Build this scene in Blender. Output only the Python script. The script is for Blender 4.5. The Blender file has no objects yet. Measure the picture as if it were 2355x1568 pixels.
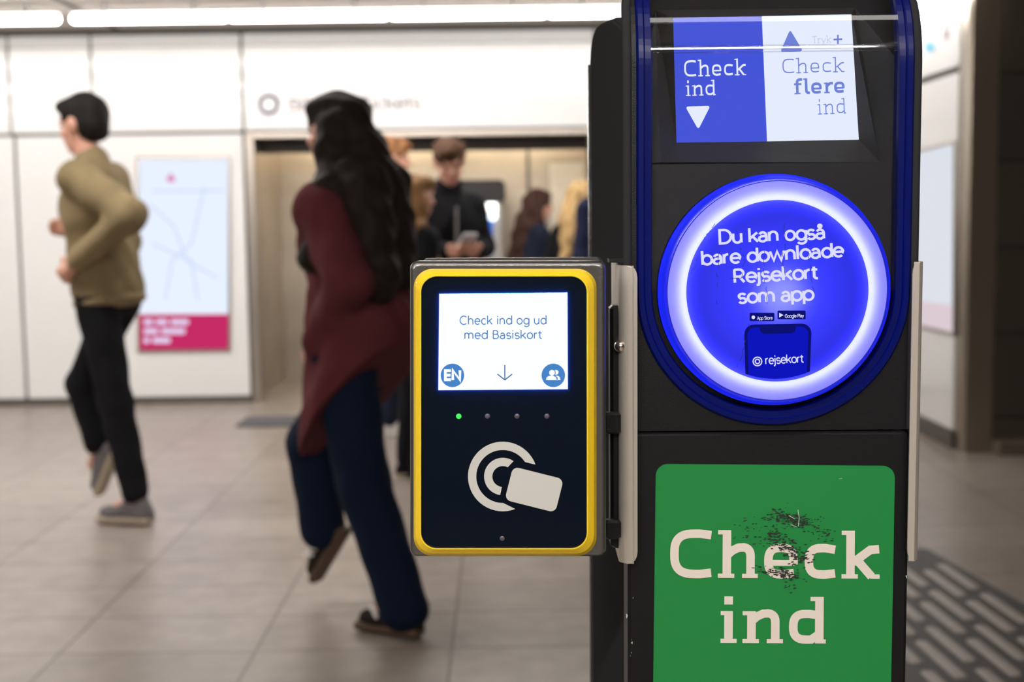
import bpy, math, random
import numpy as np
from mathutils import Vector, Matrix
random.seed(7)
SC = bpy.context.scene
COL = SC.collection
# ---------------------------------------------------------------- camera
W, H, F = 2355, 1568, 3000.0
PITCH = math.atan(3.1e-5 * F); ROLL = -0.0136; YAW = math.radians(-0.4); CZ = 1.27
cd = bpy.data.cameras.new('camera'); cam = bpy.data.objects.new('camera', cd); COL.objects.link(cam)
cd.sensor_width = 36; cd.lens = F * 36 / W; cd.clip_start = 0.05; cd.clip_end = 100
RM = (Matrix.Rotation(YAW, 3, 'Z') @ Matrix.Rotation(math.pi / 2 - PITCH, 3, 'X') @ Matrix.Rotation(ROLL, 3, 'Z'))
CAM = Vector((0, 0, CZ))
cam.matrix_world = Matrix.Translation(CAM) @ RM.to_4x4()
cd.dof.use_dof = True; cd.dof.focus_distance = 1.21; cd.dof.aperture_fstop = 5.0; cd.dof.aperture_blades = 9
SC.camera = cam
# ---------------------------------------------------------------- world and exposure
wd = bpy.data.worlds.new('world'); SC.world = wd; wd.use_nodes = True
bg = wd.node_tree.nodes['Background']; bg.inputs[0].default_value = (1, .93, .86, 1); bg.inputs[1].default_value = .06
vs = SC.view_settings
SC.display_settings.display_device = 'sRGB'
vs.view_transform = 'Standard'; vs.look = 'None'; vs.gamma = 1; vs.use_curve_mapping = False; vs.exposure = 0.0
LAMP = 21.0      # radiance of the fluorescent tubes


def ray(px, py):
    return RM @ Vector(((px - W / 2) / F, -(py - H / 2) / F, -1))


def at(px, py, Y):
    d = ray(px, py); return CAM + d * (Y / d.y)


# ---------------------------------------------------------------- materials
def lin(c):
    return tuple(((v / 255) / 12.92 if v / 255 <= .04045 else ((v / 255 + .055) / 1.055) ** 2.4) for v in c)


def mat(name, rgb, rough=.5, metal=0, spec=.5, emit=None, es=0, coat=0, noise=None, bump=None, sheen=0, aniso=0):
    """rgb linear; noise=(scale, amount) varies the colour; bump=(scale, strength)"""
    m = bpy.data.materials.new(name); m.use_nodes = True
    nt = m.node_tree; b = nt.nodes['Principled BSDF']; I = b.inputs
    I['Base Color'].default_value = (*rgb, 1); I['Roughness'].default_value = rough; I['Metallic'].default_value = metal
    I['Specular IOR Level'].default_value = spec; I['Coat Weight'].default_value = coat; I['Coat Roughness'].default_value = .06
    I['Sheen Weight'].default_value = sheen; I['Anisotropic'].default_value = aniso
    if emit is not None:
        I['Emission Color'].default_value = (*emit, 1); I['Emission Strength'].default_value = es
    tc = nt.nodes.new('ShaderNodeTexCoord')
    if noise:
        n = nt.nodes.new('ShaderNodeTexNoise'); n.inputs['Scale'].default_value = noise[0]; n.inputs['Detail'].default_value = 4
        mp = nt.nodes.new('ShaderNodeMapping')
        if len(noise) > 2: mp.inputs['Scale'].default_value = noise[2]
        nt.links.new(tc.outputs['Object'], mp.inputs[0]); nt.links.new(mp.outputs[0], n.inputs['Vector'])
        r = nt.nodes.new('ShaderNodeValToRGB'); a = noise[1]
        r.color_ramp.elements[0].position = .3; r.color_ramp.elements[1].position = .7
        r.color_ramp.elements[0].color = (*[v * (1 - a) for v in rgb], 1)
        r.color_ramp.elements[1].color = (*[min(1, v * (1 + a)) for v in rgb], 1)
        nt.links.new(n.outputs[0], r.inputs[0]); nt.links.new(r.outputs[0], I['Base Color'])
    if bump:
        n = nt.nodes.new('ShaderNodeTexNoise'); n.inputs['Scale'].default_value = bump[0]; n.inputs['Detail'].default_value = 3
        bp = nt.nodes.new('ShaderNodeBump'); bp.inputs['Strength'].default_value = bump[1]; bp.inputs['Distance'].default_value = .002
        nt.links.new(tc.outputs['Object'], n.inputs['Vector']); nt.links.new(n.outputs[0], bp.inputs['Height'])
        nt.links.new(bp.outputs[0], I['Normal'])
    return m


def emis(name, rgb, s):
    m = bpy.data.materials.new(name); m.use_nodes = True; nt = m.node_tree; nt.nodes.clear()
    e = nt.nodes.new('ShaderNodeEmission'); e.inputs[0].default_value = (*rgb, 1); e.inputs[1].default_value = s
    o = nt.nodes.new('ShaderNodeOutputMaterial'); nt.links.new(e.outputs[0], o.inputs[0]); return m


def sheet(name, trans, diff, gloss=.05, rough=.25):
    """translucent film lit from behind"""
    m = bpy.data.materials.new(name); m.use_nodes = True; nt = m.node_tree; nt.nodes.clear()
    t = nt.nodes.new('ShaderNodeBsdfTranslucent'); t.inputs[0].default_value = (*trans, 1)
    d = nt.nodes.new('ShaderNodeBsdfDiffuse'); d.inputs[0].default_value = (*diff, 1)
    g = nt.nodes.new('ShaderNodeBsdfGlossy'); g.inputs['Roughness'].default_value = rough
    a = nt.nodes.new('ShaderNodeMixShader'); a.inputs[0].default_value = .25
    b = nt.nodes.new('ShaderNodeMixShader'); b.inputs[0].default_value = gloss
    o = nt.nodes.new('ShaderNodeOutputMaterial')
    nt.links.new(t.outputs[0], a.inputs[1]); nt.links.new(d.outputs[0], a.inputs[2])
    nt.links.new(a.outputs[0], b.inputs[1]); nt.links.new(g.outputs[0], b.inputs[2]); nt.links.new(b.outputs[0], o.inputs[0])
    return m


def clear_cover(name):
    m = bpy.data.materials.new(name); m.use_nodes = True; nt = m.node_tree; nt.nodes.clear()
    t = nt.nodes.new('ShaderNodeBsdfTransparent'); t.inputs[0].default_value = (.93, .94, .97, 1)
    g = nt.nodes.new('ShaderNodeBsdfGlossy'); g.inputs['Roughness'].default_value = .04
    f = nt.nodes.new('ShaderNodeFresnel'); f.inputs[0].default_value = 1.5
    a = nt.nodes.new('ShaderNodeMixShader'); o = nt.nodes.new('ShaderNodeOutputMaterial')
    nt.links.new(f.outputs[0], a.inputs[0]); nt.links.new(t.outputs[0], a.inputs[1]); nt.links.new(g.outputs[0], a.inputs[2])
    nt.links.new(a.outputs[0], o.inputs[0]); return m


def floor_mat():
    m = mat('terrazzo_tiles', (.4, .36, .33), .34, spec=.5)
    nt = m.node_tree; b = nt.nodes['Principled BSDF']
    tc = nt.nodes.new('ShaderNodeTexCoord'); mp = nt.nodes.new('ShaderNodeMapping')
    mp.inputs['Location'].default_value = (.165 + .585 * 20, -3.794 + .354 * 40, 0)
    br = nt.nodes.new('ShaderNodeTexBrick'); br.offset = 0; br.squash = 1
    br.inputs['Scale'].default_value = 1; br.inputs['Mortar Size'].default_value = .0055; br.inputs['Mortar Smooth'].default_value = .3
    br.inputs['Brick Width'].default_value = .585; br.inputs['Row Height'].default_value = .354
    br.inputs['Color1'].default_value = (.315, .272, .238, 1); br.inputs['Color2'].default_value = (.262, .224, .195, 1)
    br.inputs['Mortar'].default_value = (.13, .105, .09, 1)
    n = nt.nodes.new('ShaderNodeTexNoise'); n.inputs['Scale'].default_value = 9; n.inputs['Detail'].default_value = 6
    r = nt.nodes.new('ShaderNodeMapRange'); r.inputs[1].default_value = .25; r.inputs[2].default_value = .75
    r.inputs[3].default_value = .8; r.inputs[4].default_value = 1.15
    mx = nt.nodes.new('ShaderNodeVectorMath'); mx.operation = 'SCALE'
    L = nt.links.new
    L(tc.outputs['Object'], mp.inputs[0]); L(mp.outputs[0], br.inputs['Vector']); L(tc.outputs['Object'], n.inputs['Vector'])
    L(n.outputs[0], r.inputs[0]); L(br.outputs['Color'], mx.inputs[0]); L(r.outputs[0], mx.inputs['Scale'])
    L(mx.outputs[0], b.inputs['Base Color'])
    return m


def stone_mat():
    m = mat('dark_stone_tiles', (.05, .04, .03), .5)
    nt = m.node_tree; b = nt.nodes['Principled BSDF']
    tc = nt.nodes.new('ShaderNodeTexCoord'); sp = nt.nodes.new('ShaderNodeSeparateXYZ'); cb = nt.nodes.new('ShaderNodeCombineXYZ')
    br = nt.nodes.new('ShaderNodeTexBrick'); br.offset = 0
    br.inputs['Scale'].default_value = 1; br.inputs['Mortar Size'].default_value = .008
    br.inputs['Brick Width'].default_value = .9; br.inputs['Row Height'].default_value = .452
    br.inputs['Color1'].default_value = (.072, .058, .042, 1); br.inputs['Color2'].default_value = (.045, .037, .028, 1)
    br.inputs['Mortar'].default_value = (.012, .010, .008, 1)
    ad = nt.nodes.new('ShaderNodeVectorMath'); ad.inputs[1].default_value = (.55, .265, 0)
    L = nt.links.new
    L(tc.outputs['Object'], sp.inputs[0]); L(sp.outputs[0], cb.inputs[0]); L(sp.outputs[2], cb.inputs[1])
    L(cb.outputs[0], ad.inputs[0]); L(ad.outputs[0], br.inputs['Vector']); L(br.outputs['Color'], b.inputs['Base Color'])
    return m


M = dict(
    white=mat('white_glass_panel', (.86, .86, .865), .18, coat=.3),
    seam=mat('dark_joint', (.10, .09, .085), .6),
    trimsteel=mat('brushed_trim_steel', (.5, .45, .4), .35, 1),
    ceil=mat('ceiling_paint', (.52, .47, .42), .6),
    ceildark=mat('ceiling_dark_trim', (.07, .065, .06), .7),  # dark trim along the wall top and ceiling joint
    greywall=mat('grey_plaster', (.32, .29, .26), .8),
    steelwall=mat('satin_steel_cladding', (.55, .49, .42), .38, .75, noise=(3, .12)),
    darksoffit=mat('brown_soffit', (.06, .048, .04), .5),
    floor=floor_mat(), stone=stone_mat(),
    tube=emis('fluorescent_tube', (1, .965, .92), LAMP),
    hall_fill=emis('fluorescent_hall_fill_tube', (1, .955, .9), 50.0), near=emis('fluorescent_near_tube', (1, .955, .9), 92.0), over=emis('fluorescent_over_tube', (1, .955, .9), 9.0),
    warmtube=emis('warm_tube', (1, .84, .6), 42),
    lampcap=mat('lamp_cap', (.5, .5, .5), .4),
    black=mat('black_satin_plastic', (.006, .006, .007), .38, spec=.28, bump=(900, .25)),
    blackgloss=mat('black_matt_lacquer', (.03, .03, .032), .6, spec=0),
    edgegloss=mat('hammered_black_edge', (.03, .03, .032), .22, bump=(260, .8), coat=.5),
    panel=mat('charcoal_panel', (.009, .009, .011), .42, spec=.3, bump=(1600, .3)),
    bezel=mat('charcoal_bezel', (.03, .029, .028), .4, spec=.35, bump=(1200, .3)),
    steel=mat('brushed_guard_steel', (.60, .55, .48), .45, .55, bump=(300, .1), aniso=.4),
    edge=mat('raw_steel_edge', (.75, .68, .6), .25, 1),
    cover=clear_cover('clear_acrylic'),
    flange=mat('blue_acrylic', (.0006, .0045, .095), .3, spec=.2),
    ring=sheet('opal_ring_diffuser', (.8, .8, .92), (.7, .7, .85)),
    rimblue=sheet('blue_ring_rim', (.05, .09, .85), (.01, .02, .4), .08),
    film=sheet('blue_printed_film', (.10, .105, .55), (.015, .03, .3), .05),
    led=emis('blue_led_strip', (.11, .12, 1), 22),
    ledpanel=emis('blue_led_panel', (.13, .15, 1), 2.3),
    ledspot=emis('blue_led_spot', (.3, .31, 1), 17),
    reflector=mat('grey_reflector', (.2, .2, .24), .6),
    lavender=emis('backlit_lavender_print', (.72, .72, 1), 1),
    navyprint=emis('backlit_navy_print', (.004, .006, .16), 1),
    phoneprint=emis('backlit_blue_print', (.004, .008, .5), 1),
    crack=mat('film_crack', (.004, .004, .05), .6),
    scrblue=emis('screen_blue_pixels', (.06, .095, .72), 1),
    scrwhite=emis('screen_white_pixels', (.83, .88, 1.0), 1.05),
    scrink=emis('screen_periwinkle_pixels', (.17, .24, .72), 1),
    scrpale=emis('screen_pale_pixels', (.55, .62, .9), 1),
    green=mat('green_vinyl', (.008, .215, .045), .38, bump=(1200, .12)),
    cream=mat('cream_vinyl', (.72, .64, .57), .45),
    scuff=mat('black_scuff', (.012, .014, .012), .7),
    scratch=mat('pale_scratch', (.45, .5, .42), .7),
    yellow=mat('yellow_plastic', (.88, .60, .02), .32),
    glass=mat('navy_black_glass', (.0008, .004, .011), .1, spec=.22),
    rsteel=mat('dark_anodised_metal', (.17, .165, .16), .3, .85, bump=(500, .15)),
    rscreen=emis('reader_screen_white', (.97, .985, 1), 1.02),
    rink=emis('reader_screen_blue', (.065, .23, .58), 1),
    rdark=emis('reader_screen_deep_blue', (.03, .13, .38), 1),
    leak=emis('reader_backlight_edge', (.012, .22, 1), 110),
    symbol=mat('grey_print', (.52, .51, .48), .5),
    greenled=emis('green_indicator', (.06, .9, .12), 1.2),
    offled=mat('unlit_indicator', (.085, .065, .075), .3),
    mapblue=emis('lightbox_map', (.80, .87, 1), 1.02),
    magenta=emis('lightbox_magenta', (.56, .025, .13), 1),
    boxwhite=emis('lightbox_white_print', (.78, .66, .92), 1),
    mapline=emis('lightbox_map_line', (.55, .64, .95), 1),
    purple=mat('purple_vinyl', (.055, .03, .10), .6),
    greyprint=mat('grey_vinyl', (.33, .28, .31), .6),
    cyan=mat('cyan_vinyl', (.16, .5, .72), .6),
    machine=mat('machine_grey', (.5, .48, .46), .4),
    machdark=mat('machine_black', (.012, .012, .014), .3),
    machblue=emis('machine_screen_blue', (.04, .2, .85), 1.0),
    machlight=emis('machine_task_light', (1, .97, .92), 5),
    matgrey=mat('grey_entrance_mat', (.10, .10, .11), .8),
    tact=mat('dark_tactile_base', (.045, .04, .036), .55),
    tactbar=mat('tactile_bar_stone', (.33, .29, .265), .45),
    basestrip=mat('dark_plinth', (.10, .085, .075), .5),
    wood=mat('brown_jamb', (.14, .085, .06), .5),
)
SKIN = mat('skin', (.62, .32, .235), .5, noise=(30, .06))
LIPS = mat('lips', (.40, .12, .11), .45)
EYE = mat('eye', (.05, .03, .02), .2)


def hair_mat(name, rgb):
    return mat(name, rgb, .7, spec=.2, noise=(40, .45, (1, 1, .12)), bump=(120, .6))


def cloth_mat(name, rgb, a=.12):
    return mat(name, rgb, .9, spec=.15, noise=(9, a), bump=(300, .3))


# ---------------------------------------------------------------- mesh helpers
def obj(name, V, Fc, m, parent=None, smooth=False, label=None):
    me = bpy.data.meshes.new(name)
    me.from_pydata([tuple(v) for v in V], [], [tuple(f) for f in Fc]); me.update()
    ms = m if isinstance(m, (list, tuple)) else [m]
    for x in ms: me.materials.append(x)
    if smooth: me.polygons.foreach_set('use_smooth', [True] * len(me.polygons))
    o = bpy.data.objects.new(name, me); COL.objects.link(o)
    if parent: o.parent = parent
    if label: o['label'] = label
    return o


def tag(o, label=None, cat=None, group=None, kind=None):
    if label: o['label'] = label
    if cat: o['category'] = cat
    if group: o['group'] = group
    if kind: o['kind'] = kind
    return o


def thing(name, label, cat, Mw=None, group=None):
    o = bpy.data.objects.new(name, None); COL.objects.link(o); o.empty_display_size = .1
    if Mw is not None: o.matrix_world = Mw
    return tag(o, label, cat, group)


class MB:
    def __init__(s): s.V = []; s.F = []; s.mi = []
    def add(s, V, Fc, mi=0):
        n = len(s.V); s.V += [tuple(v) for v in V]; s.F += [tuple(i + n for i in f) for f in Fc]; s.mi += [mi] * len(Fc); return s
    def box(s, a, b, mi=0, bev=0):
        (x0, y0, z0), (x1, y1, z1) = a, b
        if bev:
            # chamfered box: three-way loft along z with rounded plan
            out = []
            for z, i in ((z0, bev), (z0 + bev, 0), (z1 - bev, 0), (z1, bev)):
                out.append([(x0 + i + bev, y0 + i, z), (x1 - i - bev, y0 + i, z), (x1 - i, y0 + i + bev, z), (x1 - i, y1 - i - bev, z),
                            (x1 - i - bev, y1 - i, z), (x0 + i + bev, y1 - i, z), (x0 + i, y1 - i - bev, z), (x0 + i, y0 + i + bev, z)])
            return s.loft(out, mi, cap=True)
        V = [(x, y, z) for z in (z0, z1) for y in (y0, y1) for x in (x0, x1)]
        return s.add(V, [(0, 2, 3, 1), (4, 5, 7, 6), (0, 1, 5, 4), (1, 3, 7, 5), (3, 2, 6, 7), (2, 0, 4, 6)], mi)
    def loft(s, rings, mi=0, cap=True, closed=True, capend=True):
        n = len(rings[0]); V = [p for r in rings for p in r]; Fc = []
        for k in range(len(rings) - 1):
            for i in range(n if closed else n - 1):
                j = (i + 1) % n
                Fc.append((k * n + i, k * n + j, (k + 1) * n + j, (k + 1) * n + i))
        if cap: Fc.append(tuple(range(n - 1, -1, -1)))
        if cap and capend: Fc.append(tuple(range((len(rings) - 1) * n, len(rings) * n)))
        return s.add(V, Fc, mi)
    def build(s, name, m, parent=None, smooth=False, label=None):
        o = obj(name, s.V, s.F, m, parent, smooth, label)
        if any(s.mi): o.data.polygons.foreach_set('material_index', s.mi)
        return o


def boxo(name, a, b, m, parent=None, bev=0, label=None):
    return MB().box(a, b, 0, bev).build(name, m, parent, label=label)


def struct(o): o['kind'] = 'structure'; return o


def capsule(p, q, r, n=20, hemi=6):
    """closed tube with round ends from p to q"""
    p, q = Vector(p), Vector(q); d = (q - p).normalized()
    u = d.orthogonal().normalized(); w = d.cross(u); rings = []
    def ring(c, rr): return [c + (u * math.cos(t) + w * math.sin(t)) * rr for t in [2 * math.pi * i / n for i in range(n)]]
    for k in range(hemi + 1):
        a = math.pi / 2 * k / hemi; rings.append(ring(p - d * r * math.cos(a), max(r * math.sin(a), r * .02)))
    for k in range(hemi + 1):
        a = math.pi / 2 * (1 - k / hemi); rings.append(ring(q + d * r * math.cos(a), max(r * math.sin(a), r * .02)))
    return rings


def rrect(x0, y0, x1, y1, r, n=10):
    """rounded rectangle, list of points (y down or up alike)"""
    out = []
    for cx, cy, a0 in ((x1 - r, y0 + r, -90), (x1 - r, y1 - r, 0), (x0 + r, y1 - r, 90), (x0 + r, y0 + r, 180)):
        for k in range(n + 1):
            a = math.radians(a0 + 90 * k / n); out.append((cx + r * math.cos(a), cy + r * math.sin(a)))
    return out


# ---------------------------------------------------------------- flat print work, measured on the plane it lies in
class Frame:
    def __init__(s, Mw): s.M = Mw; s.I = Mw.inverted(); s.o = s.I @ CAM; s.R = s.I.to_3x3()
    def px(s, x, y, v):
        d = s.R @ ray(x, y); return s.o + d * ((v - s.o.y) / d.y)


def decal(fr, name, polys, v, m, parent, label=None, t=0):
    """flat polygons (photo measure) on the plane at depth v of a frame; t gives them a body behind"""
    b = MB()
    for n_, P in enumerate(polys):
        front = [fr.px(x, y, v - (n_ % 40) * 4e-6) for x, y in P]
        if t:
            back = [q + Vector((0, t, 0)) for q in front]; b.loft([front, back])
        else: b.add(front, [tuple(range(len(P)))])
    return b.build(name, m, parent, label=label)


def circ(cx, cy, r, a0=0, a1=360, n=40):
    return [(cx + r * math.cos(math.radians(a0 + (a1 - a0) * k / n)), cy - r * math.sin(math.radians(a0 + (a1 - a0) * k / n))) for k in range(n if a1 - a0 == 360 else n + 1)]


def ribbon(path, w, closed=False):
    """quads along a polyline (2-D); returns list of quads"""
    P = [Vector(p) for p in path]; n = len(P); L = []; Rr = []
    for i in range(n):
        a = P[i - 1] if (i > 0 or closed) else P[i]; c = P[(i + 1) % n] if (i < n - 1 or closed) else P[i]
        d1 = (P[i] - a); d2 = (c - P[i])
        if d1.length < 1e-9: d1 = d2
        if d2.length < 1e-9: d2 = d1
        d1 = d1.normalized(); d2 = d2.normalized()
        t = d1 + d2
        t = t.normalized() if t.length > 1e-6 else d1
        nrm = Vector((-t.y, t.x)); k = 1 / max(.5, nrm.dot(Vector((-d1.y, d1.x))))
        L.append(P[i] + nrm * w / 2 * k); Rr.append(P[i] - nrm * w / 2 * k)
    return [[L[i], L[(i + 1) % n], Rr[(i + 1) % n], Rr[i]] for i in range(n if closed else n - 1)]


def A(cx, cy, rx, ry, a0, a1, n=18, e=2.0):
    out = []
    for k in range(n + 1):
        t = math.radians(a0 + (a1 - a0) * k / n); c, s_ = math.cos(t), math.sin(t)
        out.append((cx + rx * math.copysign(abs(c) ** (2 / e), c), cy + ry * math.copysign(abs(s_) ** (2 / e), s_)))
    return out


def Lp(*p): return list(p)


X = .48   # x-height of the drawn alphabets (cap height .7)
SANS = {
    ' ': (.27, []),
    'a': (.47, [A(.21, .28, .17, .19, 150, 0) + [(.38, 0)], [(.38, .27), (.22, .27)] + A(.2, .135, .17, .135, 90, 270, 12) + [(.25, 0), (.38, .09)]]),
    'b': (.54, [[(.05, .72), (.05, 0)], A(.27, .24, .22, .24, 0, 360)]),
    'c': (.47, [A(.26, .24, .21, .24, 48, 312)]),
    'd': (.54, [[(.49, .72), (.49, 0)], A(.27, .24, .22, .24, 0, 360)]),
    'e': (.52, [[(.05, .25), (.48, .25)] + A(.265, .24, .215, .24, 2, 315, 24)]),
    'f': (.32, [[(.13, 0), (.13, .56)] + A(.27, .56, .14, .15, 180, 95, 8), [(.0, .47), (.28, .47)]]),
    'g': (.54, [A(.27, .24, .22, .24, 0, 360), [(.49, .48), (.49, -.03)] + A(.28, -.03, .21, .18, 0, -150, 12)]),
    'h': (.51, [[(.05, .72), (.05, 0)], [(.05, .25)] + A(.24, .27, .19, .21, 180, 0, 14) + [(.43, 0)]]),
    'i': (.18, [[(.07, .48), (.07, 0)], [(.07, .60), (.07, .69)]]),
    'j': (.2, [[(.09, .48), (.09, -.08), (.05, -.17), (-.04, -.18)], [(.09, .60), (.09, .69)]]),
    'k': (.47, [[(.05, .72), (.05, 0)], [(.42, .48), (.07, .19)], [(.19, .29), (.44, 0)]]),
    'l': (.17, [[(.07, .72), (.07, 0)]]),
    'm': (.79, [[(.05, .48), (.05, 0)], [(.05, .27)] + A(.21, .29, .16, .19, 180, 0, 12) + [(.37, 0)], [(.37, .27)] + A(.54, .29, .17, .19, 180, 0, 12) + [(.71, 0)]]),
    'n': (.51, [[(.05, .48), (.05, 0)], [(.05, .25)] + A(.24, .27, .19, .21, 180, 0, 14) + [(.43, 0)]]),
    'o': (.53, [A(.265, .24, .22, .24, 0, 360)]),
    'p': (.54, [[(.05, .48), (.05, -.2)], A(.27, .24, .22, .24, 0, 360)]),
    'r': (.32, [[(.05, .48), (.05, 0)], [(.05, .25)] + A(.24, .27, .19, .2, 180, 85, 8)]),
    's': (.42, [A(.2, .355, .155, .12, 25, 200, 12) + A(.205, .125, .17, .125, 120, -155, 16)]),
    't': (.32, [[(.13, .62), (.13, .13)] + A(.25, .13, .12, .12, 180, 270, 6) + [(.29, .01)], [(.0, .47), (.28, .47)]]),
    'u': (.51, [[(.05, .48), (.05, .21)] + A(.24, .21, .19, .21, 180, 360, 14), [(.43, .48), (.43, 0)]]),
    'w': (.72, [[(.02, .48), (.18, .0), (.35, .46), (.52, .0), (.68, .48)]]),
    'y': (.46, [[(.02, .48), (.22, .02)], [(.42, .48), (.2, -.03), (.13, -.17), (.03, -.18)]]),
    'å': (.47, [A(.21, .28, .17, .19, 150, 0) + [(.38, 0)], [(.38, .27), (.22, .27)] + A(.2, .135, .17, .135, 90, 270, 12) + [(.25, 0), (.38, .09)], A(.21, .65, .07, .07, 0, 360, 12)]),
    'A': (.62, [[(.02, 0), (.3, .69), (.58, 0)], [(.12, .23), (.48, .23)]]),
    'B': (.57, [[(.07, 0), (.07, .69)], [(.07, .67), (.28, .67)] + A(.28, .52, .17, .15, 90, -90, 10) + [(.07, .37)], [(.07, .37), (.3, .37)] + A(.3, .19, .2, .18, 90, -90, 10) + [(.07, .01)]]),
    'C': (.67, [A(.37, .345, .32, .345, 47, 313, 26)]),
    'D': (.66, [[(.07, 0), (.07, .69), (.27, .69)] + A(.27, .345, .33, .345, 90, -90, 18) + [(.07, 0)]]),
    'E': (.52, [[(.46, .665), (.07, .665), (.07, .03), (.46, .03)], [(.07, .35), (.43, .35)]]),
    'N': (.65, [[(.07, 0), (.07, .69), (.56, .01), (.56, .69)]]),
    'G': (.7, [A(.37, .345, .32, .345, 47, 360, 26) + [(.4, .345)]]),
    'P': (.54, [[(.07, 0), (.07, .69)], [(.07, .67), (.28, .67)] + A(.28, .49, .19, .18, 90, -90, 10) + [(.07, .31)]]),
    'R': (.57, [[(.07, 0), (.07, .69)], [(.07, .67), (.28, .67)] + A(.28, .49, .19, .18, 90, -90, 10) + [(.07, .31)], [(.28, .31), (.5, 0)]]),
    'S': (.52, [A(.26, .52, .2, .165, 30, 210, 14) + A(.26, .18, .22, .175, 110, -150, 18)]),
    'T': (.54, [[(.27, 0), (.27, .69)], [(.0, .66), (.54, .66)]]),
    '/': (.36, [[(.02, -.08), (.32, .74)]]),
}
_arch = lambda x0, x1: [(x0, .33), (x0 + .08, .40), (x0 + .17, .443)] + A(x1 - .14, .31, .14, .14, 80, 0, 8, 2.6) + [(x1, 0)]
_s = lambda x0, x1, z: ([(x0, z), (x1, z)], .5)     # thin slab serif
SLAB = {
    ' ': (.25, []),
    'C': (.70, [[(.6, .625), (.44, .645)] + A(.38, .35, .32, .295, 90, 270, 20, 2.9) + [(.44, .055), (.6, .075)]]),
    'h': (.68, [[(.13, 0), (.13, .7)], _s(.0, .13, .668), _s(.0, .24, .031), _arch(.13, .478), _s(.355, .585, .031)]),
    'e': (.595, [([(.06, .225), (.44, .225)], .7), [(.43, .2)] + A(.245, .25, .185, .193, -5, 180, 18, 2.7) + A(.245, .25, .185, .193, 180, 270, 10, 2.7) + [(.30, .057), (.435, .075)]]),
    'c': (.54, [[(.445, .42), (.30, .443)] + A(.26, .25, .2, .193, 90, 270, 16, 2.8) + [(.30, .057), (.445, .075)]]),
    'k': (.60, [[(.13, 0), (.13, .7)], _s(.0, .13, .668), _s(.0, .24, .031), [(.55, .432), (.42, .42), (.17, .235)], [(.22, .28), (.44, .03)], _s(.42, .56, .031)]),
    'i': (.32, [[(.115, 0), (.115, .48)], _s(.0, .115, .448), _s(.0, .235, .031), [(.115, .578), (.115, .7)]]),
    'n': (.68, [[(.13, 0), (.13, .48)], _s(.0, .13, .448), _s(.0, .24, .031), _arch(.13, .478), _s(.355, .59, .031)]),
    'd': (.62, [[(.44, 0), (.44, .7)], _s(.31, .44, .668), _s(.44, .535, .031), [(.44, .42), (.30, .443)] + A(.25, .25, .19, .193, 90, 270, 16, 2.7) + [(.32, .057), (.44, .14)]]),
    'f': (.43, [[(.14, 0), (.14, .52)] + A(.3, .52, .16, .135, 180, 90, 8, 2.5) + [(.38, .655)], ([(.0, .45), (.34, .45)], .75), _s(.0, .29, .031)]),
    'l': (.36, [[(.13, .7), (.13, .12), (.19, .05), (.29, .05)], _s(.0, .13, .668)]),
    'r': (.47, [[(.13, 0), (.13, .48)], _s(.0, .13, .448), _s(.0, .26, .031), [(.13, .30), (.22, .40), (.3, .44), (.42, .44)]]),
    'T': (.6, [[(.3, 0), (.3, .66)], [(.03, .655), (.57, .655)], _s(.19, .41, .031)]),
    'y': (.55, [[(.04, .46), (.25, .04)], [(.5, .46), (.25, .02), (.15, -.17), (.04, -.17)]]),
}


def letters(s_, font, p0, p1, cap, w, track=0.0):
    """quads in photo measure for a line of text running from p0 to p1 along its baseline"""
    out = []; x = 0.0
    for ch in s_:
        adv, strokes = font[ch]
        for st in strokes:
            w_k = w
            if isinstance(st, tuple): w_k = max(w * st[1], .045); st = st[0]
            closed = len(st) > 6 and abs(st[0][0] - st[-1][0]) < 1e-4 and abs(st[0][1] - st[-1][1]) < 1e-4
            out += ribbon([(x + a, b) for a, b in (st[:-1] if closed else st)], w_k, closed)
        x += adv + track
    xs = [q.x for P in out for q in P]; lo, hi = min(xs), max(xs)
    k = cap / .7; d = Vector((p1[0] - p0[0], p1[1] - p0[1])); L = d.length; d.normalize(); up = Vector((d.y, -d.x))
    sx = L / (hi - lo); P0 = Vector(p0)
    return [[tuple(P0 + d * ((q.x - lo) * sx) + up * (q.y * k)) for q in P] for P in out]


def text(fr, s_, font, p0, p1, cap, w, v, m, parent, label=None, track=0.0):
    return decal(fr, 'lettering', letters(s_, font, p0, p1, cap, w, track), v, m, parent, label)


# ================================================================ THE SETTING
YW = 9.25; CE = 2.62
struct(boxo('floor', (-7, -4, -.1), (7, 11.6, 0), M['floor']))
struct(boxo('ceiling', (-7, -4, CE), (7, 11.6, CE + .1), M['ceil']))
struct(boxo('wall_left', (-7.1, -4, 0), (-7, 11.6, CE), M['greywall']))
struct(boxo('wall_right', (7, -4, 0), (7.1, 11.6, CE), M['greywall']))
struct(boxo('wall_rear', (-7, -4.1, 0), (7, -4, CE), M['greywall']))
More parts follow.
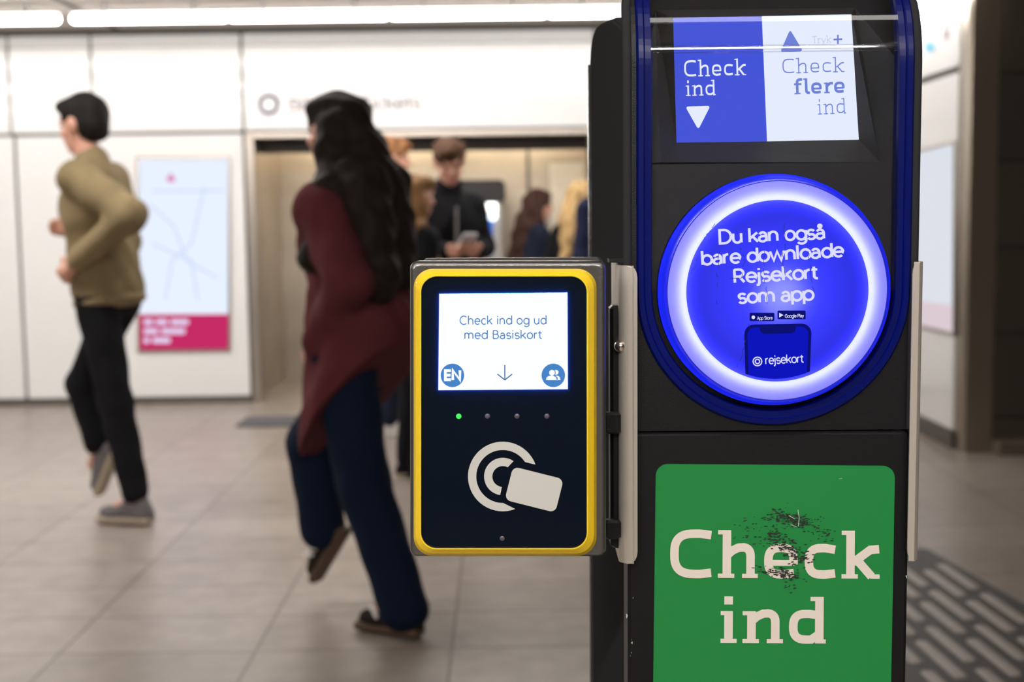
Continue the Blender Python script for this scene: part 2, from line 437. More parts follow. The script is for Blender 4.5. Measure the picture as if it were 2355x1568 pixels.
# back wall of white glass panels with open joints, and the header over the ticket recess
AL, AR, ZH = -1.775, .65, 1.905
wb = MB(); g = .011
back = MB()
back.box((-7, YW + .03, 0), (AL - .02, YW + .12, CE), 0)
back.box((AL - .02, YW + .03, ZH + .02), (AR + .02, YW + .12, CE), 0)
back.box((AR + .02, YW + .03, 0), (2.44, YW + .12, CE), 0)
xs_low = [-7, -5.6, -4.5, -3.40, AL - .02]
for a, b in zip(xs_low, xs_low[1:]):
    wb.box((a + g, YW, .045), (b - (g if b > AL - .1 else g), YW + .03, ZH - g), bev=.004)
for a, b in zip([AR + .02, 1.55], [1.55, 2.42]): wb.box((a + g, YW, .045), (b - g, YW + .03, ZH - g), bev=.004)
xs_up = [-7, -5.6, -4.5, -3.42, -2.845, -1.795, AR + .02, 1.55, 2.42]
for a, b in zip(xs_up, xs_up[1:]):
    wb.box((a + g * .8, YW, ZH + g), (b - g * .8, YW + .03, 2.50), bev=.004)
    wb.box((a + g * .8, YW + .003, 2.507), (b - g * .8, YW + .03, 2.585), bev=.004)  # strip split off so its gap imitates the lamp reflection line
w_ = struct(wb.build('wall_back', M['white']))
back.build('wall_backing', M['seam'], w_)
struct(boxo('baseboard_back', (-7, YW - .004, 0), (AL - .02, YW + .03, .04), M['basestrip']))
struct(boxo('trim_1', (-7, YW - .05, 2.59), (2.42, YW + .1, CE - .001), M['ceildark']))
struct(boxo('trim_2', (AL - .012, YW - .012, ZH - .045), (AR + .02, YW + .03, ZH - .002), M['trimsteel'], bev=.004))
# ticket recess
YB = 10.6
al = MB().box((AL - .02, YB, 0), (2.42, YB + .08, 2.2)).box((AL - .1, YW + .12, 0), (AL, YB, 2.2)).build('wall_recess', M['steelwall']); struct(al)
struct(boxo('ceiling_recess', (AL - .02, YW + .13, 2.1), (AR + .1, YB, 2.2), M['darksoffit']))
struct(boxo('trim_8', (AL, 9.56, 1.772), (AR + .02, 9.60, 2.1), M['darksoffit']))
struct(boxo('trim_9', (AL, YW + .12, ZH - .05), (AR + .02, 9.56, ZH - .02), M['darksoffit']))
struct(boxo('trim_3', (AL - .012, YW - .006, 0), (AL + .05, YW + .16, ZH - .045), M['trimsteel'], bev=.004))
struct(boxo('trim_4', (AR - .03, YW - .006, 0), (AR + .02, YW + .16, ZH - .045), M['wood'], bev=.004))
struct(boxo('wall_recess_right', (AR + .02, YW + .12, 0), (AR + .1, YB, 2.2), M['steelwall']))
struct(boxo('trim_5', (.21, YB - .012, 0), (.235, YB - .001, ZH), M['seam']))
# white side wall, steel corner column and dark stone wall on the right
sx0 = 2.43
sw = MB()
for a, b in ((6.98, 8.1), (8.1, YW + .03)):
    sw.box((sx0, a + .006, .10), (sx0 + .03, b - .006, 2.015), bev=.003); sw.box((sx0, a + .006, 2.05), (sx0 + .03, b - .006, 2.6), bev=.003)
w2 = struct(sw.build('wall_side', M['white']))
boxo('wall_backing', (sx0 + .03, 6.95, 0), (sx0 + .12, YW + .1, CE), M['seam'], w2)
struct(boxo('baseboard_side', (sx0 - .012, 6.97, 0), (sx0 + .03, YW, .095), M['basestrip']))
col = MB().loft([[(2.44 + .02, 6.86, z), (2.6, 6.86, z), (2.6, 7.0, z), (2.44, 7.0, z), (2.44, 6.88, z)] for z in (0, CE)])
struct(col.build('trim_6', mat('bronzed_column_steel', (.42, .37, .31), .33, 1)))
struct(boxo('wall_stone', (2.6, 6.86, 0), (7, 6.96, CE), M['stone']))
struct(boxo('baseboard_stone', (2.6, 6.74, 0), (7, 6.86, .07), mat('stone_ledge', (.14, .11, .085), .5)))


# ================================================================ LAMPS
def tube_lamp(p, q, label, group=None, m='tube', r=.0275):
    t = thing('ceiling_lamp', label, 'lamp', Matrix.Translation(((p[0] + q[0]) / 2, (p[1] + q[1]) / 2, p[2])), group)
    c = Vector(t.location)
    MB().loft(capsule(Vector(p) - c, Vector(q) - c, r)).build('lamp_tube', M[m], t, True)
    if r > .02:
        e_ = (Vector(q) - Vector(p)).normalized(); sd_ = Vector((-e_.y, e_.x, 0)) * (r + .012); A_, B_ = Vector(p) - c - e_ * r, Vector(q) - c + e_ * r
        MB().loft([[A_ + sd_ + Vector((0, 0, z)), A_ - sd_ + Vector((0, 0, z)), B_ - sd_ + Vector((0, 0, z)), B_ + sd_ + Vector((0, 0, z))] for z in (r + .002, r + .012)]).build('lamp_housing', M['lampcap'], t)
        if r > .03:  # unseen tubes: flaps added to keep their light off the ceiling
            for k in (-1, 1):
                o0 = sd_.normalized() * k * (r + .004); o1 = sd_.normalized() * k * (r + .012)
                MB().loft([[A_ + o0 + Vector((0, 0, z)), B_ + o0 + Vector((0, 0, z)), B_ + o1 + Vector((0, 0, z)), A_ + o1 + Vector((0, 0, z))] for z in (-.3 * r, r + .002)]).build('light_blocker', M['lampcap'], t)
    for s_ in (.2, .8):
        ct = 2.1 if p[1] > 9 else CE
        h = Vector(p).lerp(Vector(q), s_) - c
        boxo('lamp_hanger', (h.x - .012, h.y - .012, r * .8), (h.x + .012, h.y + .012, ct - c.z + .002), M['lampcap'], t)
    return t


YL, ZL = 8.1, at(700, 37, 8.1).z
ends = [at(x, 37, YL).x for x in (150, 525, 895, 1258)]
st = ends[1] - ends[0]
spans = [(ends[0] - st * 3, ends[0] - st * 2, 'far left of the row, beyond the picture edge'), (ends[0] - st * 2, ends[0] - st, 'second from the far left of the row'),
         (ends[0] - st, ends[0] - .03, 'left of the dark ceiling joint'), (ends[0] + .03, ends[1], 'right of the dark ceiling joint'),
         (ends[1], ends[2], 'above the ring logo sign'), (ends[2], ends[3], 'above the phone-reading man'), (ends[3], ends[3] + st, 'partly behind the validator'),
         (ends[3] + st, ends[3] + 2 * st, 'wholly behind the validator')]
for a, b, w in spans:
    tube_lamp((a + .03, YL, ZL), (b - .03, YL, ZL), 'white fluorescent tube along the back wall, ' + w, 'tubes along the back wall')
struct(boxo('trim_7', (ends[0] - .02, YL - 1.2, CE - .006), (ends[0] + .02, YW, CE + .001), M['ceildark']))
tube_lamp((2.36, 6.7, 2.43), (2.36, 7.95, 2.43), 'white fluorescent tube along the top of the white side wall')
for x0, x1, y, m_, r_, d in ((-5.5, 1.2, 6.85, 'hall_fill', .045, 'unseen between the walking man and the back wall, added for light'), (-6.2, -.6, 4.7, 'hall_fill', .045, 'unseen over the walking man, added for light'),
                             (-2.6, .95, .55, 'over', .075, 'over the viewer'), (-2.2, .9, -1.0, 'near', .065, 'behind the viewer')):
    tube_lamp((x0, y, 2.5), (x1, y, 2.5), 'long fluorescent ceiling tube hanging ' + d, None, m_, r_)  # unseen; the pair ahead of the viewer added to brighten wall and people
tube_lamp((AL + .1, 9.78, 2.0), (AR - .1, 9.78, 2.0), 'warm tube lamp under the soffit of the ticket recess', None, 'warmtube', .02)

# ================================================================ SIGNS ON THE WALLS
FW = Frame(Matrix.Translation((0, YW, 0)))
hs = thing('wall_sign', 'grey and purple ticket lettering with ring logo on white header panel', 'sign', Matrix.Translation((0, YW, 0)))
b_ = MB()
for P in ribbon(circ(618, 240, 20), 9, True): b_.add([FW.px(q.x, q.y, -.003) for q in P], [(0, 1, 2, 3)])
b_.build('ring_logo', M['purple'], hs)
text(FW, 'Billetter/Tickets', SANS, (665, 254), (970, 249), 28, .12, -.003, M['greyprint'], hs)
lb = thing('map_lightbox', 'backlit white map poster with magenta band at the bottom on white wall', 'poster', Matrix.Translation((0, YW, 0)))
LB = [(318, 366), (525, 365), (525, 803), (322, 805)]
decal(FW, 'lightbox_frame', [[(312, 360), (531, 359), (531, 809), (316, 811)]], -.012, M['trimsteel'], lb, t=.011)
decal(FW, 'poster_panel', [[(318, 366), (525, 365), (525, 722), (320, 723)]], -.014, M['mapblue'], lb, t=.002)
mg = decal(FW, 'magenta_band', [[(320, 723), (525, 722), (525, 803), (322, 805)]], -.014, M['magenta'], lb, t=.002)
words = []
for y, x0, ws in ((741, 330, (28, 34, 48)), (762, 330, (40, 62)), (783, 330, (20, 48))):
    x = x0
    for w in ws: words.append(rrect(x, y - 7, x + w - 6, y + 6, 4, 3)); x += w
decal(FW, 'lettering', words, -.0155, M['boxwhite'], mg)
ml = []
for pth in ([(345, 470), (400, 520), (430, 600), (500, 640)], [(380, 690), (395, 600), (440, 560), (470, 430)], [(350, 560), (440, 600), (455, 690)], [(350, 440), (515, 438)]):
    ml += [[tuple(q) for q in P] for P in ribbon(pth, 3)]
decal(FW, 'map_lines', ml, -.0155, M['mapline'], lb)
decal(FW, 'map_marker', [[(384, 418), (402, 418), (402, 408), (393, 398), (384, 408)]], -.0155, emis('lightbox_pink', (.75, .25, .5), 1), lb)
# sign on the side wall
FS = Frame(Matrix.Translation((sx0, 0, 0)) @ Matrix.Rotation(math.radians(-90), 4, 'Z'))
ss = thing('wall_sign', 'cyan lift pictogram and grey figure on the white side wall', 'sign', FS.M)
decal(FS, 'cyan_pictogram', [[(2126, 88), (2137, 54), (2148, 84), (2143, 84), (2137, 70), (2132, 88)], circ(2138, 108, 12)], -.002, M['cyan'], ss)
decal(FS, 'grey_pictogram', [[(2168, 92), (2172, 58), (2184, 48), (2186, 58), (2178, 62), (2177, 70), (2184, 68), (2182, 88), (2174, 90)]], -.002, M['greyprint'], ss)

sl = thing('wall_lightbox', 'pale backlit poster with pink strip on the white side wall', 'poster', FS.M)
decal(FS, 'lightbox_frame', [[(2105, 345), (2194, 322), (2191, 772), (2106, 752)]], -.012, M['trimsteel'], sl, t=.011)
decal(FS, 'poster_panel', [[(2107, 352), (2191, 331), (2189, 764), (2108, 745)]], -.014, emis('lightbox_pale', (.80, .84, .92), .9), sl, t=.002)
decal(FS, 'pink_strip', [[(2107, 690), (2189, 702), (2189, 764), (2108, 745)]], -.0152, emis('lightbox_pink_strip', (.80, .66, .72), .9), sl)

# ================================================================ TACTILE PAVING AND MAT
tp = thing('tactile_paving', 'dark tactile paving strip with pale raised bars right of the validator', 'paving', Matrix.Translation((1.3, 3.2, 0)))
o_ = tp.location
MB().add([(x - o_.x, y - o_.y, .004) for x, y in ((1.04, 1.5), (1.98, 1.5), (1.60, 4.85), (1.0, 4.85))] + [(x - o_.x, y - o_.y, 0) for x, y in ((1.04, 1.5), (1.98, 1.5), (1.60, 4.85), (1.0, 4.85))],
         [(0, 1, 2, 3), (0, 4, 5, 1), (1, 5, 6, 2), (2, 6, 7, 3), (3, 7, 4, 0)]).build('paving_base', M['tact'], tp)
bar0 = None
for r_ in range(7):
    for k in range(5):
        xx = 1.583 - .078 * r_; y1 = 4.62 - k * .375 - (.10 if r_ % 2 else 0) + (.02 * r_ % .05)
        xx += (4.6 - y1) * .05
        if bar0 is None:
            rg = [[(x, y, z) for x, y in rrect(-.019 + i, -.16 + i, .019 - i, .16 - i, .018 - i, 6)] for z, i in ((.003, 0), (.007, .001), (.009, .006))]
            bar0 = MB().loft(rg).build('raised_bar', M['tactbar'], tp); o = bar0
        else:
            o = bar0.copy(); COL.objects.link(o); o.parent = tp
        o.location = (xx - o_.x, y1 - .16 - o_.y, .001); o.rotation_euler = (0, 0, .05)
em = MB().loft([[(x, y, z) for x, y in rrect(-1.25, -.19, 1.1, .19, .02, 4)] for z in (0, .012)]).build('entrance_mat', M['matgrey'])
em.location = (-.43, 8.28, .001); tag(em, 'dark grey mat lying on the floor before the ticket recess', 'mat')

# ================================================================ TICKET MACHINE AND NOTICE IN THE RECESS
tm = thing('ticket_machine', 'grey ticket machine with black hood and blue screen behind phone-reading man', 'machine', Matrix.Translation((-.235, 10.1, 0)))
MB().box((-.24, -.2, 0), (.24, .28, 1.42), bev=.012).build('machine_body', M['machine'], tm)
rg = [[(x, v, z + 1.42) for x, z in rrect(-.27, -.02, .27, .15, .05, 6)] for v in (-.26, .28)]
MB().loft(rg).build('machine_hood', M['machdark'], tm)
boxo('task_light', (-.2, -.225, 1.335), (.2, -.2, 1.395), M['machlight'], tm)
MB().box((-.2, -.215, 1.0), (.17, -.2, 1.30), bev=.004).build('screen', M['machblue'], tm)
MB().loft([[(.2 + .035 * math.cos(a) - .03, v, 1.30 + .035 * math.sin(a)) for a in [2 * math.pi * k / 16 for k in range(16)]] for v in (-.23, -.2)]).build('lamp_button', emis('machine_round_light', (.8, .92, 1), 3), tm)
MB().box((-.14, -.23, .62), (.14, -.2, .78), bev=.006).build('ticket_tray', M['machdark'], tm)
FB = Frame(Matrix.Translation((0, YB, 0)))
nb = thing('notice_board', 'pale framed notice panel on the back of the ticket recess', 'notice', Matrix.Translation((0, YB, 0)))
decal(FB, 'notice_frame', [[(1256, 366), (1362, 364), (1362, 690), (1260, 692)]], -.03, M['trimsteel'], nb, t=.03)
decal(FB, 'notice_sheet', [[(1264, 374), (1358, 372), (1358, 682), (1268, 684)]], -.033, mat('notice_paper', (.8, .77, .72), .5), nb, t=.003)

# ================================================================ VALIDATOR STAND
KY = 1.22
K0 = at(1776, 700, KY)
KM = Matrix.Translation((K0.x - .003, KY, 0)) @ Matrix.Rotation(math.radians(-1.2), 4, 'Z') @ Matrix.Rotation(.004, 4, 'Y')
FK = Frame(KM)
vsd = thing('validator_stand', 'tall black check-in validator stand with blue ring light and green Check ind sign', 'ticket validator', KM)
S = (FK.px(2000, 667, 0).x - FK.px(1600, 667, 0).x) / 400
c0 = FK.px(1778, 667, 0); cu, cz = c0.x, c0.z
uL, uR = FK.px(1443, 700, 0).x, FK.px(2100, 700, 0).x
Rf = 315 * S
zseam = FK.px(1778, 991, 0).z
zc = FK.px(1778, 150, 0).z; RC = .105; ZT = zc + RC * .985; RK = .05


def cv(z):
    return 0 if z <= zc else RC - math.sqrt(max(1e-9, RC * RC - (z - zc) ** 2))


def outer(z):
    """left and right outline of the housing at height z (rounded top corners)"""
    d = z - (ZT - RK)
    i = 0 if d <= 0 else RK - math.sqrt(max(0, RK * RK - d * d))
    return uL + i, uR - i


def uspan(z, R):
    """half width of the U-shaped window of radius R at height z"""
    if z >= cz: return R
    d = R * R - (z - cz) ** 2
    return math.sqrt(d) if d > 0 else None


DEP = .055
hb = MB()
zr = [zseam + .0008 + (cz - Rf - zseam) * k / 3 for k in range(3)] + [cz - Rf * math.cos(math.pi / 2 * k / 26) for k in range(27)] + [cz + (zc - cz) * k / 6 for k in range(1, 7)] + [zc + RC * .985 * math.sin(math.pi / 2 * k / 16) for k in range(1, 17)]
for z0, z1 in zip(zr, zr[1:]):
    a0, b0 = outer(z0); a1, b1 = outer(z1); v0, v1 = cv(z0), cv(z1)
    h0, h1 = uspan(z0 + 1e-7, Rf) or 0, uspan(z1 + 1e-7, Rf) or 0
    for (p0, q0, p1, q1) in ((a0, min(cu - h0, cu), a1, cu - h1), (cu + h0, b0, cu + h1, b1)):
        p0, q0 = min(p0, q0), max(p0, q0); p1, q1 = min(p1, q1), max(p1, q1)
        hb.add([(p0, v0, z0), (q0, v0, z0), (q1, v1, z1), (p1, v1, z1)], [(0, 1, 2, 3)])
    hb.add([(a0, v0, z0), (a0, max(DEP, v0 + .02), z0), (a1, max(DEP, v1 + .02), z1), (a1, v1, z1)], [(0, 3, 2, 1)])
    hb.add([(b0, v0, z0), (b0, max(DEP, v0 + .02), z0), (b1, max(DEP, v1 + .02), z1), (b1, v1, z1)], [(0, 1, 2, 3)])
    if h1:  # inner wall of the window
        for s_ in (-1, 1): hb.add([(cu + s_ * h0, v0, z0), (cu + s_ * h0, v0 + .02, z0), (cu + s_ * h1, v1 + .02, z1), (cu + s_ * h1, v1, z1)], [(0, 1, 2, 3)])
hb.add([(uL, DEP, zseam), (uR, DEP, zseam), (uR, DEP, zc), (uL, DEP, zc)], [(0, 1, 2, 3)])
hb.build('front_housing', M['black'], vsd)
# rounded lip along the outer edge of the housing
for s_, nm in ((0, uL), (1, uR)):
    pts = [(outer(z)[s_], cv(z), z) for z in zr]
    rg = [[(u + .0045 * math.cos(t), v + .001 + .0045 * math.sin(t), z) for t in [2 * math.pi * i / 10 for i in range(10)]] for u, v, z in pts]
    MB().loft(rg).build('housing_edge', M['blackgloss'], vsd, True)
lp = MB().box((uL, 0, .012), (uR, DEP, zseam - .0008), bev=.003)
lp.build('lower_panel', M['black'], vsd)
boxo('base_plate', (uL - .03, -.03, 0), (uR + .03, .42, .012), M['steel'], vsd, bev=.002)
boxo('steel_spine', (uL + .004, DEP, .012), (uR - .004, DEP + .022, ZT - .075), M['edge'], vsd)
# rear half of the stand
prof = [(DEP + .022, .012), (DEP + .022, 1.455), (.18, 1.481), (.27, 1.489)] + [(.31 + .04 * math.sin(a), 1.449 + .04 * math.cos(a)) for a in [math.pi / 2 * k / 8 for k in range(9)]] + [(.35, .012)]
rb = []
e = .006
for u, i in ((uL - .008, e), (uL - .008 + e * .3, e * .3), (uL - .008 + e, 0), (uR - e, 0), (uR, e)):
    cv_, cz_ = .2, .75
    tp = (lambda v: .014 - (v - .077) * .088) if i != 0 or u < 0 else (lambda v: 0)
    if u > 0: tp = lambda v: 0
    rb.append([(u + tp(v), v + (i if v < .1 else -i), z - (i if z > 1 else -i)) for v, z in prof])
MB().loft(rb).build('rear_housing', M['blackgloss'], vsd)
for v_, zt2, r_ in ((.343, 1.45, .0068), (.084, 1.452, .0045)):
    rg = [[(uL - .005 + .014 - (v_ - .077) * .088 + r_ * math.cos(t), v_ + r_ * math.sin(t), z) for t in [2 * math.pi * i / 12 for i in range(12)]] for z in (.02, .4, .8, 1.2, zt2)]
    MB().loft(rg).build('rear_edge', M['edgegloss'], vsd, True)
# charcoal panel inside the window with a bevelled recess for the screen
pv = .012
S4 = [FK.px(x, y, .03) for x, y in ((1548, 41), (1958, 33), (1975, 321), (1556, 328))]
B4 = [FK.px(x, y, pv) for x, y in ((1518, 20), (1994, 20), (2024, 373), (1518, 373))]
T4 = [FK.px(x, y, pv) for x, y in ((1440, 150), (2112, 150))]
pn = MB()
zz = [cz - Rf * math.cos(math.pi / 2 * k / 20) for k in range(21)]
for z0, z1 in zip(zz, zz[1:]):
    h0, h1 = uspan(z0 + 1e-7, Rf) or 0, uspan(z1 + 1e-7, Rf)
    pn.add([(cu - h0, pv, z0), (cu + h0, pv, z0), (cu + h1, pv, z1), (cu - h1, pv, z1)], [(0, 1, 2, 3)])
zb = B4[2].z; zt_ = ZT - .02
pn.add([(cu - Rf, pv, cz), (cu + Rf, pv, cz), (cu + Rf, pv, zb), (cu - Rf, pv, zb)], [(0, 1, 2, 3)])
# around the recess, leaning back towards the top
tl, tr = Vector((cu - Rf, pv + .07, zt_)), Vector((cu + Rf, pv + .07, zt_))
ml_, mr_ = Vector((cu - Rf, pv, zc - .01)), Vector((cu + Rf, pv, zc - .01))
bl, br_ = Vector((cu - Rf, pv, zb)), Vector((cu + Rf, pv, zb))
it_l, it_r = Vector((B4[0].x, pv + .045, zc + .06)), Vector((B4[1].x, pv + .045, zc + .06))
ib_l, ib_r = B4[3], B4[2]
pn.add([bl, ib_l, it_l, ml_, tl, br_, ib_r, it_r, mr_, tr], [(0, 1, 2, 3), (3, 2, 4), (6, 5, 8, 7), (7, 8, 9), (2, 7, 9, 4)])
pn.build('window_panel', M['panel'], vsd)
bz = MB().add([it_l, it_r, ib_r, ib_l, S4[0], S4[1], S4[2], S4[3]], [(0, 4, 5, 1), (1, 5, 6, 2), (2, 6, 7, 3), (3, 7, 4, 0)])
bz.build('screen_bezel', M['bezel'], vsd)
sv = .0298
mid_t, mid_b = (1752, 37), (1764, 325)
scr = decal(FK, 'screen', [[(1548, 41), mid_t, mid_b, (1556, 328)]], sv, M['scrblue'], vsd, 'blue and white lit display', t=.004)
decal(FK, 'white_field', [[mid_t, (1958, 33), (1975, 321), mid_b]], sv, M['scrwhite'], scr, t=.004)
text(FK, 'Check', SLAB, (1574, 177), (1716, 173), 39, .085, sv - .0006, M['scrwhite'], scr)
text(FK, 'ind', SLAB, (1578, 221), (1646, 219), 36, .085, sv - .0006, M['scrwhite'], scr)


def rtri(a, b, c, r=5):
    out = []
    P = [Vector(a), Vector(b), Vector(c)]
    for i in range(3):
        p, q, n = P[i], P[i - 1], P[(i + 1) % 3]
        s0, s1 = p + (q - p).normalized() * r, p + (n - p).normalized() * r
        for k in range(6):
            t = k / 5; out.append(tuple(s0 * (1 - t) ** 2 + p * 2 * t * (1 - t) + s1 * t * t))
    return out


decal(FK, 'arrow_down', [rtri((1576, 245), (1634, 243), (1606, 298), 8)], sv - .0006, M['scrwhite'], scr)
decal(FK, 'arrow_up', [rtri((1794, 120), (1847, 118), (1817, 68), 8)], sv - .0006, M['scrink'], scr)
text(FK, 'Tryk', SLAB, (1868, 100), (1912, 98), 17, .06, sv - .0006, M['scrpale'], scr)
decal(FK, 'plus_sign', [[tuple(q) for q in P] for pp in ([(1917, 91), (1937, 90)], [(1927, 80), (1927, 101)]) for P in ribbon(pp, 4)], sv - .0006, M['scrink'], scr)
text(FK, 'Check', SLAB, (1800, 170), (1942, 166), 36, .055, sv - .0006, M['scrink'], scr)
text(FK, 'flere', SLAB, (1827, 217), (1943, 213), 36, .12, sv - .0006, M['scrink'], scr)
text(FK, 'ind', SLAB, (1881, 264), (1946, 261), 36, .055, sv - .0006, M['scrink'], scr)
# blue acrylic flange: a U swept along the window edge
path = [(cu - Rf, z, -1, 0) for z in [ZT - .012 - k * .006 for k in range(40)] if z > cz + .01]
path += [(cu + Rf * math.cos(a), cz + Rf * math.sin(a), math.cos(a), math.sin(a)) for a in [math.pi + math.pi * k / 60 for k in range(61)]]
path += [(cu + Rf, z, 1, 0) for z in reversed([ZT - .012 - k * .006 for k in range(40)]) if z > cz + .01]
pf = [(-38, .011), (-37, .002), (-34, -.0005), (-20, -.0008), (-19, -.0028), (-16, -.004), (-5, -.004), (-1, -.002), (0, .001), (0, .011)]
rg = []
for u, z, nx, nz in path:
    rg.append([(u + nx * o * S, v + cv(z), z + nz * o * S) for o, v in pf])
MB().loft(rg).build('blue_flange', M['flange'], vsd, False, 'edge-lit blue acrylic rim')
# clear curved cover
RG = 277 * S; Rd = 266 * S
cb = MB()
for z0, z1 in zip(zr, zr[1:]):
    if z1 <= cz: continue
    h = RG + .002; v0, v1 = cv(z0) - .001, cv(z1) - .001

    def hole(z):
        d = Rd * Rd - (z - cz) ** 2; return math.sqrt(d) if d > 0 else 0
    n_ = 6
    zs = [z0 + (z1 - z0) * k / n_ for k in range(n_ + 1)]
    for a, b in zip(zs, zs[1:]):
        va, vb = cv(a) - .001, cv(b) - .001
        for s_ in (-1, 1):
            cb.add([(cu + s_ * hole(a), va, a), (cu + s_ * h, va, a), (cu + s_ * h, vb, b), (cu + s_ * hole(b), vb, b)], [(0, 1, 2, 3) if s_ > 0 else (0, 3, 2, 1)])
cb.build('clear_cover', M['cover'], vsd, True)
# thin ridges added to draw lamp reflection streaks across the cover
for y in (104, 112, 119):
    z = FK.px(1778, y, .0).z
    MB().loft(capsule((cu - RG, cv(z) - .0014, z), (cu + RG, cv(z) - .0014, z), .00045, 8, 2)).build('streak_ridge', M['cover'], vsd, True)
# ring light: LED strip on a reflector behind an opal diffuser and a printed blue film
def annulus(r0, r1, v0, v1, n=96, seg=1):
    b = MB(); rings = []
    for k in range(seg + 1):
        t = k / seg; r = r0 + (r1 - r0) * t; v = v0 + (v1 - v0) * t
        rings.append([(cu + r * S * math.cos(a), v, cz + r * S * math.sin(a)) for a in [2 * math.pi * i / n for i in range(n)]])
    return b.loft(rings, cap=False)


def disc(r, v, n=96):
    return MB().add([(cu + r * S * math.cos(2 * math.pi * i / n), v, cz + r * S * math.sin(2 * math.pi * i / n)) for i in range(n)], [tuple(range(n))])


DV = -.020
rl = disc(262, -.0005).build('ring_light', M['reflector'], vsd, label='round blue backlit ring')
annulus(205, 219, -.0150, -.0150).build('led_strip', M['led'], rl)
b_ = MB().add([(cu + .004 + 0.02 * math.cos(2 * math.pi * i / 24), -.008, cz - .004 + .02 * math.sin(2 * math.pi * i / 24)) for i in range(24)], [tuple(range(24))])
b_.build('led_spot', M['ledspot'], rl)
b_ = MB().add([(cu + .068 * math.cos(2 * math.pi * i / 48), -.0055, cz + .068 * math.sin(2 * math.pi * i / 48)) for i in range(48)], [tuple(range(48))])
b_.build('led_panel', M['ledpanel'], rl)
rim = [(266, .012), (266, -.004), (263, -.010), (258, -.015), (252, DV - .0004), (248, DV)]
b_ = MB(); b_.loft([[(cu + r * S * math.cos(a), v, cz + r * S * math.sin(a)) for a in [2 * math.pi * i / 120 for i in range(120)]] for r, v in rim], cap=False)
b_.build('ring_rim', M['rimblue'], rl, True)
annulus(206, 249, DV - .0006, DV, 120, 6).build('ring_diffuser', M['ring'], rl, True)
stk = disc(206, DV - .0006, 120).build('printed_film', M['film'], rl, label='round blue printed film')
# printed film artwork (kept at second level under the ring so that lettering stays three levels deep)
tv = DV - .0012
for s_, p0, p1, cap in (('Du kan også', (1653, 560), (1898, 548), 31), ('bare downloade', (1613, 609), (1943, 589), 31), ('Rejsekort', (1687, 650), (1881, 640), 31), ('som app', (1697, 697), (1874, 689), 31)):
    text(FK, s_, SANS, p0, p1, cap, .125, tv, M['lavender'], rl)
ph = []
P = rrect(1712, 744, 1866, 1000, 20, 8)
inside = lambda q: (q[0] - 1780) ** 2 + (q[1] - 667) ** 2 < 203 ** 2
arc = [q for q in circ(1781, 667, 204, 180, 360, 160) if 1712 < q[0] < 1866]
arc2 = [q for q in circ(1781, 667, 204, 180, 360, 160) if 1719 < q[0] < 1859]
top = [(1712, 780)] + [(1712 + 22 - 22 * math.cos(a), 768 - 22 * math.sin(a) - 0) for a in [math.pi / 2 * k / 6 for k in range(7)]] + [(1866 - 22 + 22 * math.sin(a), 766 - 22 * math.cos(a)) for a in [math.pi / 2 * k / 6 for k in range(7)]]
decal(FK, 'phone_outline', [top + arc[::-1]], tv, M['navyprint'], rl)
top2 = [(1719, 780)] + [(1719 + 17 - 17 * math.cos(a), 770 - 17 * math.sin(a)) for a in [math.pi / 2 * k / 6 for k in range(7)]] + [(1746, 753), (1750, 764), (1757, 768), (1822, 766), (1828, 762), (1831, 751)] + [(1859 - 17 + 17 * math.sin(a), 768 - 17 * math.cos(a)) for a in [math.pi / 2 * k / 6 for k in range(7)]]
decal(FK, 'phone_display', [top2 + arc2[::-1]], tv - .0003, M['phoneprint'], rl)
lg = [[tuple(q) for q in P] for r in (10, 5) for P in ribbon(circ(1742, 831, r, n=24), 2.6, True)]
decal(FK, 'ring_logo', lg, tv - .0006, M['lavender'], rl)
text(FK, 'rejsekort', SANS, (1760, 837), (1848, 833), 19, .1, tv - .0006, M['lavender'], rl)
for x0, y0, x1, y1, s_, ic in ((1724, 719, 1781, 738, 'App Store', 0), (1788, 714, 1853, 734, 'Google Play', 1)):
    decal(FK, 'store_badge', [rrect(x0, y0, x1, y1, 2.5, 3)], tv, M['navyprint'], rl)
    text(FK, s_, SANS, (x0 + 17, y0 + 16.5), (x1 - 4, y0 + 15.2), 7.5, .12, tv - .0003, M['lavender'], rl)
    pc = [(x0 + 4, y0 + 5), (x0 + 14, y0 + 10.5), (x0 + 4, y0 + 16)] if ic else circ(x0 + 8.5, y0 + 10.5, 4.2, n=14)
    decal(FK, 'badge_icon', [pc], tv - .0003, M['lavender'], rl)
ck = []
random.seed(3)
for pth in ([(1645, 514), (1622, 545), (1606, 585), (1600, 610), (1585, 633)], [(1702, 570), (1712, 600), (1704, 640), (1650, 640)], [(1757, 575), (1758, 625), (1762, 665), (1765, 705)],
            [(1803, 515), (1806, 560), (1800, 600), (1808, 640)], [(1855, 555), (1862, 600), (1868, 650), (1876, 700)], [(1652, 580), (1648, 650), (1650, 710)], [(1725, 745), (1712, 790), (1706, 820), (1690, 850)]):
    q = []
    for a, b in zip(pth, pth[1:]):
        for k in range(6): q.append((a[0] + (b[0] - a[0]) * k / 6 + random.uniform(-2.4, 2.4), a[1] + (b[1] - a[1]) * k / 6))
    for k, P in enumerate(ribbon(q, 1.2)):
        if random.random() < .72: ck.append([tuple(z) for z in P])
decal(FK, 'film_cracks', ck, tv - .0001, M['crack'], rl)
